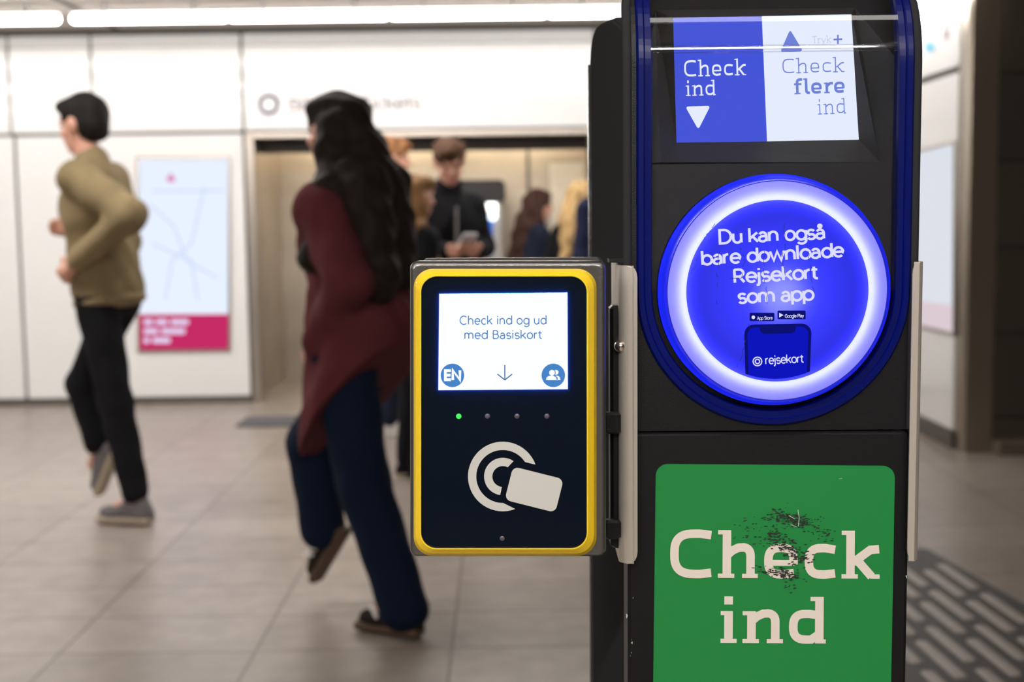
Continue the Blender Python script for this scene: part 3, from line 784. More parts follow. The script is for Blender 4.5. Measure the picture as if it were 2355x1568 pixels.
# green sign on the lower panel
gv = -.0012
gs = decal(FK, 'green_sign', [[(1508 + 28 - 28 * math.cos(a), 1067 + 28 - 28 * math.sin(a)) for a in [math.pi / 2 * k / 8 for k in range(9)]] + [(2058 - 28 + 28 * math.sin(a), 1071 + 28 - 28 * math.cos(a)) for a in [math.pi / 2 * k / 8 for k in range(9)]] + [(2046, 1760), (1500, 1760)]], gv, M['green'], vsd, 'green vinyl panel with cream lettering', t=.0012)
text(FK, 'Check', SLAB, (1541, 1328), (2023, 1330.5), 110, .125, gv - .0004, M['cream'], gs)
text(FK, 'ind', SLAB, (1657, 1478), (1899, 1479.5), 107, .125, gv - .0004, M['cream'], gs)
random.seed(11)
fl = []
for cx, cy, sx, sy, n, a in ((1828, 1196, 26, 10, 190, .28), (1785, 1232, 16, 9, 60, .4), (1800, 1256, 24, 9, 70, .3), (1822, 1262, 10, 12, 45, .8), (1842, 1290, 8, 16, 40, 1.4), (1800, 1320, 26, 6, 110, .15),
                             (1720, 1215, 18, 16, 22, .1), (1765, 1190, 20, 6, 20, 0), (1895, 1226, 14, 9, 26, .4), (1752, 1310, 10, 6, 14, .5), (1812, 1343, 8, 8, 16, 1.2)):
    for k in range(n):
        x, y = random.gauss(0, sx), random.gauss(0, sy)
        x, y = cx + x * math.cos(a) - y * math.sin(a), cy + x * math.sin(a) + y * math.cos(a)
        l, h = random.uniform(1, 6), random.uniform(.6, 1.8); t = a + random.uniform(-.5, .5)
        fl.append([(x + l * math.cos(t + q) * r, y + h * math.sin(q) * r + l * .3 * math.sin(t) * math.cos(q)) for q, r in [(2 * math.pi * i / 6, random.uniform(.6, 1.1)) for i in range(6)]])
decal(FK, 'scuff_mark', fl, gv - .0007, M['scuff'], gs, 'black scuffs over the middle letter')
sc = [[tuple(q) for q in P] for pth, w in (([(1835, 1172), (1838, 1190), (1836, 1210)], 1.6), ([(1814, 1185), (1828, 1193)], 1.5), ([(1819, 1206), (1832, 1211)], 1.2), ([(1929, 1101), (1937, 1100)], 1.2)) for P in ribbon(pth, w)]
decal(FK, 'scratch', sc, gv - .0009, M['scratch'], gs)
chips = [[(x + random.uniform(-2.5, 2.5), y + random.uniform(-4, 4)) for _ in range(4)] for x, y in ((1451, 1470), (1453, 1478), (1452, 1500), (1450, 1507), (1441, 1412), (1442, 1418), (1456, 1375), (2084, 1326), (2090, 1328))]
decal(FK, 'paint_chips', chips, -.0006, M['scratch'], vsd)


# steel guards on both edges, sheet bent round the corner
def guard(s_, x_in, x_out, y0, y1, back):
    a, b = FK.px(x_in, (y0 + y1) / 2, -.012), FK.px(x_out, (y0 + y1) / 2, -.012)
    z1, z0 = FK.px(x_out, y0, -.012).z, FK.px(x_out, y1, -.012).z
    r = .011; ue = b.x
    sec = [(a.x, -.012), ((a.x * .5 + ue * .5), -.0125)] + [(ue + s_ * (-r + r * math.sin(t)), -.012 + r - r * math.cos(t)) for t in [math.pi / 2 * k / 8 for k in range(9)]] + [(ue, back)]
    th = .0028; wq = min(1, abs(b.x - a.x) * .45 / .013)
    nrm = []
    for i in range(len(sec)):
        p, q = Vector(sec[max(0, i - 1)]), Vector(sec[min(len(sec) - 1, i + 1)]); d = (q - p).normalized(); nrm.append(Vector((d.y, -d.x)) * (-s_) * -1)
    loop = [Vector(p) for p in sec] + [Vector(p) - n * th * (1 if n.dot(Vector((s_, -1))) > 0 else -1) for p, n in reversed(list(zip(sec, nrm)))]
    rings = []
    m_ = len(sec)
    for z, i in ((z0, .013), (z0 + .001, .008), (z0 + .003, .004), (z0 + .007, .001), (z0 + .011, 0), (z1 - .011, 0), (z1 - .007, .001), (z1 - .003, .004), (z1 - .001, .008), (z1, .013)):
        ring = []
        for k, p in enumerate(loop):
            q = p.copy()
            if k in (0, 2 * m_ - 1): q.x += s_ * i * wq          # rounded inner corners
            elif k in (1, 2 * m_ - 2): q.x += s_ * max(0, i - .007) * wq * .5
            ring.append((q.x, q.y, z))
        rings.append(ring)
    return MB().loft(rings).build('guard_plate', M['steel'], vsd)


guard(-1, 1466, 1424, 611, 1296, .10)
guard(1, 2093, 2123, 602, 1290, .05)
# bracket arm between guard and reader
bk = MB()
p0, p1 = FK.px(1380, 700, .02), FK.px(1428, 1250, .02)
bk.box((FK.px(1400, 700, .02).x, .0, p1.z), (p1.x + .004, .03, p0.z), bev=.003)
bk.box((p0.x + .002, -.012, p1.z + .012), (p1.x - .002, .002, p1.z + .03), bev=.002)
bk.box((p0.x + .002, -.012, p0.z - .12), (p1.x - .002, .002, p0.z - .1), bev=.002)
q0, q1 = FK.px(1398, 594, .02), FK.px(1437, 602, .02)
bk.box((q0.x, .0, q1.z), (q1.x, .03, q0.z))
bk.build('reader_bracket', M['black'], vsd)
MB().loft(capsule((p1.x - .002, -.006, FK.px(1400, 795, 0).z), (p1.x - .002, .004, FK.px(1400, 795, 0).z), .006, 14, 3)).build('bracket_screw', M['edge'], vsd, True)

# ================================================================ CARD READER
RY = 1.165
R0 = at(1165, 940, RY)
RMx = Matrix.Translation((R0.x, RY, R0.z)) @ Matrix.Rotation(math.radians(-3.0), 4, 'Z') @ Matrix.Rotation(.005, 4, 'Y')
FR = Frame(RMx)
rd = thing('card_reader', 'yellow framed card reader with bright screen mounted on the validator stand', 'card reader', RMx)


def ring_px(x0, y0, x1, y1, r, v, n=10): return [FR.px(x, y, v) for x, y in rrect(x0, y0, x1, y1, r, n)]


def ring_m(base, v, inset, grow=0):
    c = sum((Vector(p) for p in base), Vector()) / len(base); out = []
    xs = [p[0] for p in base]; zs = [p[2] for p in base]; hw, hh = (max(xs) - min(xs)) / 2, (max(zs) - min(zs)) / 2
    for p in base: out.append((c.x + (p[0] - c.x) * (hw - inset) / hw, v, c.z + (p[2] - c.z) * (hh - inset) / hh))
    return out


hr = ring_px(942, 601, 1394, 1281, 16, .006)
MB().loft([ring_m(hr, .0065, .006), ring_m(hr, .006, .004), ring_m(hr, .0068, .0018), ring_m(hr, .010, 0), ring_m(hr, .034, 0), ring_m(hr, .038, .004), ring_m(hr, .060, .006)]).build('reader_housing', M['rsteel'], rd, True)
MB().box((hr[0][0] * 0 + FR.px(975, 700, .07).x, .058, FR.px(1200, 1240, .07).z), (FR.px(1386, 700, .07).x, .072, FR.px(1200, 592, .066).z), bev=.003).build('back_plate', M['rsteel'], rd)
yo = ring_px(951, 618, 1372, 1278, 44, .0066)
yi = ring_px(966, 633, 1352, 1263, 38, -.0052)
yj = ring_px(968, 635, 1350, 1261, 37, -.0052)
yk = ring_px(969, 636, 1349, 1260, 36, -.0022)
ym = ring_px(956, 623, 1366, 1273, 43, .0)
MB().loft([yo, ym, yi, yj, yk], cap=False).build('yellow_frame', M['yellow'], rd)
gl = ring_px(968, 635, 1350, 1261, 37, -.0024)
MB().loft([gl, [(p[0], .006, p[2]) for p in gl]]).build('front_glass', M['glass'], rd)
gp = -.0024
sq = [(1010, 676), (1305, 673), (1306, 895), (1008, 897)]
fs = [FR.px(x, y, gp - .0011) for x, y in sq]; bs = [Vector((p.x, gp - .0001, p.z)) for p in fs]
rs = MB().add(fs, [(0, 1, 2, 3)]).build('screen', M['rscreen'], rd, label='white lit screen with blue writing')
MB().add(fs + bs, [(i, (i + 1) % 4, 4 + (i + 1) % 4, 4 + i) for i in range(4)]).build('backlight_edge', M['leak'], rs)
sv2 = gp - .0014
text(FR, 'Check ind og ud', SANS, (1057, 746), (1257, 745), 19.5, .085, sv2, M['rink'], rs, track=.05)
text(FR, 'med Basiskort', SANS, (1068, 779), (1246, 778.5), 19.5, .085, sv2, M['rink'], rs, track=.05)
decal(FR, 'language_button', [circ(1040.5, 863, 27)], sv2, M['rink'], rs)
text(FR, 'EN', SANS, (1021, 874), (1061, 874), 23, .2, sv2 - .0003, M['rscreen'], rs)
decal(FR, 'arrow_down', [[tuple(q) for q in P] for pp in ([(1161, 839), (1161, 873)], [(1144, 860), (1161, 873.5), (1178, 860)]) for P in ribbon(pp, 2.4)], sv2, M['rdark'], rs)
decal(FR, 'passengers_button', [circ(1272.5, 863, 27)], sv2, M['rink'], rs)
def body_(cx, w): return [(cx - w, 874), (cx - w + 1, 868), (cx - w * .5, 864.5), (cx, 863.5), (cx + w * .5, 864.5), (cx + w - 1, 868), (cx + w, 874)]
decal(FR, 'figure_icon', [circ(1279, 856, 5.6, n=20), body_(1280, 9)], sv2 - .0003, M['rscreen'], rs)
decal(FR, 'icon_gap', [circ(1270, 857, 8, n=20), [(x, y - 1) for x, y in body_(1269, 14)]], sv2 - .0004, M['rink'], rs)
decal(FR, 'figure_icon', [circ(1269.5, 857, 6.6, n=20), body_(1268, 12.2)], sv2 - .0005, M['rscreen'], rs)
for k, (x, m_) in enumerate(((1055, 'greenled'), (1121, 'offled'), (1189, 'offled'), (1258, 'offled'))):
    c = FR.px(x, 957, gp - .0002); r = 6.3 * RY / F
    MB().loft([[(c.x + r * f * math.cos(a), c.y - d, c.z + r * f * math.sin(a)) for a in [2 * math.pi * i / 18 for i in range(18)]] for f, d in ((1, 0), (.9, .0004), (.55, .0008), (.05, .001))]).build('indicator_light', M[m_], rd, True, 'lit green' if k == 0 else None)
c = FR.px(1155, 1238, gp - .0002); r = 6 * RY / F
MB().loft([[(c.x + r * f * math.cos(a), c.y - d, c.z + r * f * math.sin(a)) for a in [2 * math.pi * i / 18 for i in range(18)]] for f, d in ((1, 0), (.9, .0003), (.05, .0005))]).build('light_sensor', M['offled'], rd, True)
arcs = []
def band(ro, ri, a0o, a1o, a0i, a1i, n=40):
    o = circ(1156.3, 1095.5, ro, a0o, a1o, n); i = circ(1156.3, 1095.5, ri, a0i, a1i, n)
    return [[o[k], o[k + 1], i[k + 1], i[k]] for k in range(n)]
arcs += band(80, 61, 20, 291, 33, 271) + band(43, 24, 55, 262, 62, 265)
th = math.radians(14.1); cr = []
for x, y in rrect(-60, -39.5, 60, 39.5, 14, 6): cr.append((1228.5 + x * math.cos(th) - y * math.sin(th), 1125.5 + x * math.sin(th) + y * math.cos(th)))
decal(FR, 'contactless_symbol', arcs + [cr], gp - .0003, M['symbol'], rd, 'grey card and waves print')

#PEOPLE#
# ================================================================ PEOPLE
def nets(Fd, org, h):
    """surface nets: the zero surface of a sampled distance field as quads"""
    S_ = Fd < 0
    c = [S_[i:S_.shape[0] - 1 + i, j:S_.shape[1] - 1 + j, k:S_.shape[2] - 1 + k] for i in (0, 1) for j in (0, 1) for k in (0, 1)]
    n = sum(x.astype(np.int8) for x in c); mix = (n > 0) & (n < 8)
    idx = np.full(mix.shape, -1, np.int64); cells = np.argwhere(mix); idx[mix] = np.arange(len(cells))
    acc = np.zeros((len(cells), 3)); cnt = np.zeros(len(cells)); off = [(i, j, k) for i in (0, 1) for j in (0, 1) for k in (0, 1)]
    val = [Fd[cells[:, 0] + o[0], cells[:, 1] + o[1], cells[:, 2] + o[2]] for o in off]
    for a in range(8):
        for b in range(a + 1, 8):
            if sum(abs(p - q) for p, q in zip(off[a], off[b])) != 1: continue
            sgn = (val[a] < 0) != (val[b] < 0)
            t = np.where(sgn, val[a] / np.where(sgn, val[a] - val[b], 1), 0)
            p = np.array(off[a]) + t[:, None] * (np.array(off[b]) - np.array(off[a]))
            acc += np.where(sgn[:, None], p, 0); cnt += sgn
    Vv = (cells + acc / np.maximum(cnt, 1)[:, None]) * h + org
    quads = []
    for ax in range(3):
        sl0 = [slice(None)] * 3; sl1 = [slice(None)] * 3; sl0[ax] = slice(0, -1); sl1[ax] = slice(1, None)
        a, b = S_[tuple(sl0)], S_[tuple(sl1)]; e_ = np.argwhere(a != b); sg = a[tuple(e_.T)]
        u, v = [(1, 2), (2, 0), (0, 1)][ax]
        ok = (e_[:, u] > 0) & (e_[:, v] > 0) & (e_[:, u] < mix.shape[u]) & (e_[:, v] < mix.shape[v]); e_, sg = e_[ok], sg[ok]
        def cell(du, dv):
            q = e_.copy(); q[:, u] += du; q[:, v] += dv; return idx[tuple(q.T)]
        Q = np.stack([cell(-1, -1), cell(0, -1), cell(0, 0), cell(-1, 0)], 1)
        Q[~sg] = Q[~sg][:, ::-1]; quads.append(Q)
    Q = np.concatenate(quads); return Vv, Q[(Q >= 0).all(1)]


def rc(a, b, r1, r2, s=(1, 1, 1)): return ('rc', np.array(a, float), np.array(b, float), r1, r2, np.array(s, float))
def el(c, r, R=None): return ('el', np.array(c, float), np.array(r, float), R, 0, 0)


def field(prims, h, k=.02, cuts=(), noise=None, pad=.03):
    lo = np.full(3, 1e9); hi = -lo
    bbs = []
    for p in prims:
        if p[0] == 'rc':
            m = max(p[3], p[4]) * max(1, p[5].max()); l, u = np.minimum(p[1], p[2]) - m, np.maximum(p[1], p[2]) + m
        else: m = p[2].max() if p[3] is not None else p[2]; l, u = p[1] - m, p[1] + m
        bbs.append((l, u)); lo = np.minimum(lo, l); hi = np.maximum(hi, u)
    lo -= pad; hi += pad
    n = np.ceil((hi - lo) / h).astype(int) + 1
    Fd = np.full(n, .05, np.float32)
    g = [lo[i] + h * np.arange(n[i]) for i in range(3)]
    for p, (l, u) in zip(prims, bbs):
        i0 = np.maximum(0, ((l - .055 - lo) / h).astype(int)); i1 = np.minimum(n, ((u + .055 - lo) / h).astype(int) + 2)
        sl = tuple(slice(a, b) for a, b in zip(i0, i1))
        P = np.stack(np.meshgrid(*[g[i][sl[i]] for i in range(3)], indexing='ij'), -1)
        if p[0] == 'rc':
            a, b, s = p[1], p[2], p[5]; q = (P - a) / s; ba = (b - a) / s
            t = np.clip((q @ ba) / max(1e-9, ba @ ba), 0, 1)
            d = (np.linalg.norm(q - t[..., None] * ba, axis=-1) - (p[3] + (p[4] - p[3]) * t)) * s.min() ** .5
        else:
            q = P - p[1]
            if p[3] is not None: q = q @ np.array(p[3])
            k0 = np.linalg.norm(q / p[2], axis=-1); k1 = np.linalg.norm(q / p[2] ** 2, axis=-1); d = k0 * (k0 - 1) / np.maximum(k1, 1e-6)
        f = Fd[sl]; hh = np.clip(.5 + .5 * (d - f) / k, 0, 1)
        Fd[sl] = d * (1 - hh) + f * hh - k * hh * (1 - hh)
    G = None
    if cuts or noise: G = np.stack(np.meshgrid(*g, indexing='ij'), -1)
    if noise: Fd = Fd + noise(G[..., 0], G[..., 1], G[..., 2]).astype(np.float32)
    for pt, nr in cuts: Fd = np.maximum(Fd, ((G - np.array(pt)) @ np.array(nr)).astype(np.float32))
    return nets(Fd, lo, h)


def blob(name, prims, m, parent, h=.008, k=.02, cuts=(), noise=None, label=None):
    Vv, Q = field(prims, h, k, cuts, noise)
    me = bpy.data.meshes.new(name); me.from_pydata(Vv.tolist(), [], Q.tolist()); me.update()
    me.polygons.foreach_set('use_smooth', [True] * len(me.polygons)); me.materials.append(m)
    o = bpy.data.objects.new(name, me); COL.objects.link(o)
    if parent: o.parent = parent
    if label: o['label'] = label
    return o


def rotm(yaw, pitch, roll=0):
    return np.array((Matrix.Rotation(yaw, 3, 'Z') @ Matrix.Rotation(pitch, 3, 'X') @ Matrix.Rotation(roll, 3, 'Y')))


def folds(a, fx=26, fz=34, ph=0.):
    return lambda x, y, z: a * (np.sin(fz * z + 9 * np.sin(7 * x + ph) + 4 * y * 6) * .6 + np.sin(fx * x + 14 * z + 5 * np.sin(11 * y + ph)) * .4)


DEF = dict(hipL=(-.09, 0, .92), hipR=(.09, 0, .92), kneeL=(-.095, .02, .50), kneeR=(.095, .02, .50), ankL=(-.095, -.03, .09), ankR=(.095, -.03, .09),
           toeL=(-.11, .14, .03), toeR=(.11, .14, .03), shL=(-.175, -.01, 1.42), shR=(.175, -.01, 1.42), elL=(-.22, -.04, 1.14), elR=(.22, -.04, 1.14),
           wrL=(-.21, .05, .90), wrR=(.21, .05, .90))


def person(label, cloth, loc, heading, hgt, pose=None, lean=0., tilt=0., head=(0, 0, 0), top=None, legs=None, shoes=None, hair=None, group=None, h=.0075, hands=None, foot_sole=(.5, .45, .4)):
    """heading: angle of the forward direction; head: yaw, pitch, roll of the head. All joints are given for a 1.75 m figure."""
    k_ = hgt / 1.75
    J = dict(DEF); J.update(pose or {}); J = {a: np.array(b, float) for a, b in J.items()}
    RL = rotm(0, -lean, tilt); piv = np.array((0, 0, .95))
    up = lambda p: piv + RL @ (np.array(p, float) - piv)
    for a in ('shL', 'shR', 'elL', 'elR', 'wrL', 'wrR'): J[a] = up(J[a])
    neck0, neck1 = up((0, -.015, 1.44)), up((0, .0, 1.54))
    RH = rotm(head[0], -head[1], head[2])
    hd = lambda p: neck1 + RH @ (np.array(p, float) - np.array((0, 0, 1.54)))
    RLm = RL.T.T
    B = [el(up((0, 0, .97)), (.15, .10, .13), RL), el(up((0, 0, 1.12)), (.125, .085, .15), RL), el(up((0, 0, 1.29)), (.15, .10, .18), RL),
         rc(J['shL'], J['shR'], .05, .05), rc(neck0, hd((0, .01, 1.6)), .056, .05)]
    # head
    Hp = [el(hd((0, -.01, 1.665)), (.075, .095, .098), RH), el(hd((0, .028, 1.605)), (.056, .066, .075), RH), el(hd((0, .055, 1.565)), (.03, .03, .026), RH),
          rc(hd((0, .083, 1.668)), hd((0, .104, 1.632)), .009, .0135), rc(hd((-.03, .077, 1.686)), hd((.03, .077, 1.686)), .012, .012),
          el(hd((-.045, .06, 1.625)), (.02, .02, .02), RH), el(hd((.045, .06, 1.625)), (.02, .02, .02), RH)]
    ears = [el(hd((s * .078, -.005, 1.648)), (.012, .022, .032), RH) for s in (-1, 1)]
    L_ = []
    for s in 'LR':
        L_ += [rc(J['hip' + s], J['knee' + s], .075, .052), rc(J['knee' + s], J['ank' + s], .05, .034), rc(J['ank' + s], J['ank' + s] + (J['toe' + s] - J['ank' + s]) * .45, .034, .028)]
    Ar = []
    for s in 'LR':
        Ar += [rc(J['sh' + s], J['el' + s], .046, .038), rc(J['el' + s], J['wr' + s], .038, .026)]
        d = J['wr' + s] - J['el' + s]; d /= np.linalg.norm(d)
        sd = -1 if s == 'L' else 1
        pn_ = np.array((hands or {}).get(s, (-sd, 0, 0)), float); pn_ = pn_ - d * (pn_ @ d); pn_ /= np.linalg.norm(pn_)   # palm normal
        ac = np.cross(d, pn_); w0 = J['wr' + s]
        # keep the thumb side forward/up
        th_ = ac if (ac @ np.array((0, .7, .5))) > 0 else -ac
        Ar.append(rc(w0 + d * .02 , w0 + d * .075 , .026, .034, (1, 1, 1)))
        for q, (o_, l) in enumerate(((.027, .072), (.009, .08), (-.009, .075), (-.026, .06))):
            b0 = w0 + d * .08 + th_ * o_; m1 = b0 + (d * .8 + pn_ * .35) * l * .5; m2 = m1 + (d * .45 + pn_ * .75) * l * .5
            Ar += [rc(b0, m1, .0095, .0088), rc(m1, m2, .0088, .0075)]
        t0 = w0 + d * .035 + th_ * .026; t1 = t0 + (d * .6 + th_ * .6 + pn_ * .25) * .036; t2 = t1 + (d * .8 + pn_ * .5) * .03
        Ar += [rc(t0, t1, .012, .0105), rc(t1, t2, .0105, .0085)]
    sc_ = lambda prims: [(p[0], p[1] * k_, p[2] * k_, p[3] if p[0] == 'el' else p[3] * k_, p[4] * k_ if p[0] == 'rc' else 0, p[5]) for p in prims]
    root = blob('person', sc_(B + Hp + ears + L_ + Ar), SKIN, None, h * .8, .012)
    tag(root, label, 'person', group); root.location = loc; root.rotation_euler = (0, 0, heading)
    for s in (-1, 1): blob('eye', sc_([el(hd((s * .032, .0795, 1.662)), (.013, .008, .007), RH)]), EYE, root, .003, .002)
    blob('lips', sc_([el(hd((0, .087, 1.592)), (.023, .009, .0085), RH)]), LIPS, root, .003, .002)
    # legwear
    lg_ = legs or {}; w = lg_.get('w', (.098, .075, .062))
    T = [el(up((0, -.005, .965)), (.168, .122, .13), RL)]
    for s in 'LR':
        low = J['ank' + s] + (J['knee' + s] - J['ank' + s]) * lg_.get('cuff', .06)
        T += [rc(J['hip' + s], J['knee' + s], w[0], w[1]), rc(J['knee' + s], low, w[1], w[2])]
    blob('trousers', sc_(T), lg_['m'], root, h, .025, noise=folds(.003 * k_))
    # upper garment
    tp_ = top; g_ = tp_.get('g', .022)
    G = [el(up((0, 0, 1.29)), (.16 + g_, .112 + g_, .19), RL), el(up((0, -.005, 1.10)), (.15 + g_, .108 + g_, .2), RL), el(up((0, -.005, .98)), (.155 + g_, .112 + g_, .16), RL),
         rc(J['shL'], J['shR'], .05 + g_ * .6, .05 + g_ * .6), rc(up((0, -.02, 1.42)), up((0, -.01, 1.49)), .075, .06 + tp_.get('collar', 0))]
    for p in tp_.get('skirt', ()): G.append(p)
    for s in 'LR':
        e1 = J['wr' + s] + (J['el' + s] - J['wr' + s]) * .04
        G += [rc(J['sh' + s], J['el' + s], .055 + g_, .048 + g_), rc(J['el' + s], e1, .048 + g_ * .9, .036 + g_ * .6)]
    hem = tp_.get('hem', (.84, 0)); cn = np.array((0, -hem[1], -1.)); cn /= np.linalg.norm(cn)
    gm = blob(tp_['name'], sc_(G), tp_['m'], root, h, .03, cuts=[(np.array((0, 0, hem[0])) * k_, cn)] if hem else (), noise=folds(tp_.get('fold', .005) * k_))
    if tp_.get('zip'):
        z_ = [rc(up((0, .112 + g_ * .9 + .012, z)), up((0, .115 + g_ * .9 + .012, z + .04)), .008, .008) for z in np.arange(.95, 1.36, .04)]
        blob('zip', sc_(z_), tp_['zip'], gm, .004, .006)
    if tp_.get('band'):
        blob('hem_band', sc_([el(up((0, -.005, hem[0] + .035)), (.157 + g_, .116 + g_, .05), RL)]), tp_['band'], gm, h, .02)
    # shoes
    for s in 'LR':
        a, t = J['ank' + s], J['toe' + s]; f = t - a; f = f - np.array((0, 0, f[2])) if a[2] < .13 else f; f /= np.linalg.norm(f)
        # sole direction
        dn = np.array((0, 0, -1.)) if a[2] < .13 else np.cross(np.array((1., 0, 0)), f) * -1
        if dn[2] > 0: dn = -dn
        he = a + dn * .045 - f * .035; to = a + dn * .05 + f * .165
        U = [rc(he, a - f * .01, .036, .038), rc(he + f * .03, to - f * .02, .036, .03), rc(a + f * .03 + dn * .01, to - f * .05, .034, .03)]
        sh = blob('shoe', sc_(U), shoes['m'], root, .006, .02, label=shoes.get('label'))
        side = np.cross(f, dn)
        So = [rc(he + dn * .026 - f * .012 + side * o, to + dn * .022 + f * .004 + side * o, .018, .017) for o in (-.02, 0, .02)]
        blob('sole', sc_(So), shoes['sole'], sh, .006, .012)
        if shoes.get('stripe'):
            for q in range(3):
                for o in (-.036, .036):
                    blob('stripe', sc_([rc(a + f * (.03 + .028 * q) + dn * .03 + side * o, a + f * (.055 + .028 * q) + dn * .002 + side * o * .75, .007, .007)]), shoes['stripe'], sh, .004, .004)
    # hair
    hp = [el(hd(c), r, RH) for c, r in hair.get('cap', (((0, -.02, 1.69), (.088, .105, .092)),))]
    for a, b, r1, r2 in hair.get('locks', ()): hp.append(rc(hd(a), hd(b), r1, r2))
    for a, b, r1, r2 in hair.get('fall', ()): hp.append(rc(up(a), up(b), r1, r2))
    cut = []
    if hair.get('face', True):
        n_ = RH @ np.array(hair.get('fn', (0, .80, -.60))); n_ /= np.linalg.norm(n_)
    am = hair.get('curl', .004)
    Vn = lambda x, y, z: am * (np.sin(60 * z + 30 * x) * np.sin(55 * x + 20 * y) + np.sin(48 * y + 35 * z) * .7)
    blob('hair', sc_(hp), hair['m'], root, h * .85, .018, noise=Vn)
    return root, k_


HB = hair_mat('near_black_hair', (.012, .010, .009)); HD = hair_mat('dark_brown_hair', (.016, .010, .007)); HM = hair_mat('brown_hair', (.075, .036, .018))
HG = hair_mat('ginger_hair', (.26, .12, .05)); HL = hair_mat('light_brown_hair', (.24, .125, .05)); HY = hair_mat('blonde_hair', (.50, .33, .15)); HC = hair_mat('chestnut_hair', (.048, .021, .014))
BLK = cloth_mat('black_cloth', (.008, .008, .010)); NAVY = cloth_mat('navy_cloth', (.012, .016, .032)); DEN = cloth_mat('dark_denim', (.004, .010, .028))
OLV = cloth_mat('olive_knit', (.25, .19, .105)); BURG = cloth_mat('burgundy_wool', (.105, .024, .030)); GREY = cloth_mat('grey_suede', (.16, .145, .15)); TAN = cloth_mat('tan_cloth', (.22, .13, .06))
SOLE = mat('cream_rubber', (.40, .33, .25), .6); SOLEB = mat('brown_gum_rubber', (.09, .05, .03), .6); WHT = mat('white_leather', (.75, .73, .7), .5); DBRN = cloth_mat('dark_brown_suede', (.022, .017, .014))
ZIP = mat('grey_zip', (.25, .24, .23), .4, .6)
short = [((0, -.022, 1.695), (.087, .103, .088)), ((0, -.05, 1.64), (.078, .066, .075)), ((0, .04, 1.735), (.07, .06, .04))]


def put(px, py, Y):
    p = at(px, py, Y); return (p.x, Y, 0)


# walking man in the olive jumper
man, _ = person('man in olive jumper and black trousers walking left, elbow bent behind him', None, (-1.69, 5.60, .004), math.radians(76), 1.80,
    pose=dict(hipL=(-.085, 0, .91), kneeL=(-.09, -.07, .50), ankL=(-.10, -.155, .09), toeL=(-.10, .04, .03),
              hipR=(.085, 0, .91), kneeR=(.085, .19, .55), ankR=(.085, .12, .27), toeR=(.085, .19, .13),
              shL=(-.16, -.03, 1.42), elL=(-.215, -.27, 1.24), wrL=(-.20, -.01, 1.09), shR=(.16, 0, 1.42), elR=(.21, .02, 1.16), wrR=(.15, .17, 1.22)),
    lean=.11, head=(-.1, .18, 0), top=dict(name='jumper', m=OLV, g=.022, hem=(.885, .10), collar=.012, fold=.006, band=OLV, back=.02), legs=dict(m=BLK, w=(.09, .068, .058), cuff=.12),
    shoes=dict(m=GREY, sole=SOLE, label='grey trainer with cream sole'), hair=dict(m=HB, cap=short, curl=.003))
# walking woman in the burgundy coat
sk = [rc((0, -.05, 1.0), (0, -.02, .62), .185, .215, (1.15, .85, 1)), rc((0, .02, 1.0), (0, .07, .60), .14, .13, (1.2, 1, 1))]
wom, _ = person('woman with long dark hair in burgundy coat and jeans walking left beside the card reader', None, (-.46, 4.09, .004), math.radians(62), 1.64,
    pose=dict(hipL=(-.09, 0, .92), kneeL=(-.10, -.08, .50), ankL=(-.10, -.23, .09), toeL=(-.10, -.02, .03),
              hipR=(.09, 0, .92), kneeR=(.085, .26, .57), ankR=(.085, .22, .27), toeR=(.085, .31, .14),
              shL=(-.15, -.01, 1.40), elL=(-.215, -.14, 1.16), wrL=(-.14, .05, .97), shR=(.15, 0, 1.40), elR=(.2, .02, 1.15), wrR=(.17, .12, .97)),
    lean=.09, head=(.0, .1, 0), top=dict(name='coat', m=BURG, g=.03, hem=(.75, 1.05), skirt=sk, collar=.01, fold=.008), legs=dict(m=DEN, w=(.11, .088, .08), cuff=.0),
    shoes=dict(m=DBRN, sole=SOLEB, stripe=WHT, label='dark suede trainer with white stripes'),
    hair=dict(m=HD, curl=.006, cap=short + [((0, -.035, 1.67), (.092, .095, .105))],
              locks=[((-.06, -.02, 1.66), (-.085, -.03, 1.5), .045, .06), ((.06, -.02, 1.66), (.08, -.03, 1.5), .045, .06), ((0, -.06, 1.66), (0, -.11, 1.48), .08, .11)],
              fall=[((-.06, -.12, 1.46), (-.09, -.17, 1.14), .10, .07), ((.06, -.12, 1.46), (.08, -.15, 1.15), .10, .06), ((-.12, -.04, 1.45), (-.16, .03, 1.24), .07, .05), ((.11, -.04, 1.45), (.14, .05, 1.24), .07, .05)]))
# man looking at his phone
pm, pk = person('brown-haired man in black zip jacket looking down at a phone in his hands', None, put(1034, 600, 7.1), math.radians(198), 1.69,
    pose=dict(shL=(-.145, -.01, 1.39), shR=(.145, -.01, 1.39), elL=(-.20, -.02, 1.16), wrL=(-.085, .21, 1.16), elR=(.20, -.02, 1.16), wrR=(.075, .21, 1.16)), lean=.05, head=(-.1, .5, .08), h=.007, hands=dict(L=(.5, 0, 1), R=(-.5, 0, 1)),
    top=dict(name='jacket', m=BLK, g=.016, hem=(.86, 0), collar=.022, fold=.007, zip=ZIP), legs=dict(m=NAVY), shoes=dict(m=WHT, sole=SOLE),
    hair=dict(m=HM, curl=.007, cap=[((0, -.02, 1.70), (.088, .105, .085)), ((0, -.05, 1.65), (.078, .06, .07)), ((0, .045, 1.752), (.075, .06, .045)), ((.03, .075, 1.735), (.05, .035, .035))]))
ph_ = MB().loft([[(x, z, y) for x, z in rrect(-.037, -.075, .037, .075, .01, 5)] for y in (0, .009)]).build('mobile_phone', mat('phone_case_white', (.6, .6, .62), .3))
pr = Matrix.Translation(pm.location) @ Matrix.Rotation(pm.rotation_euler.z, 4, 'Z')
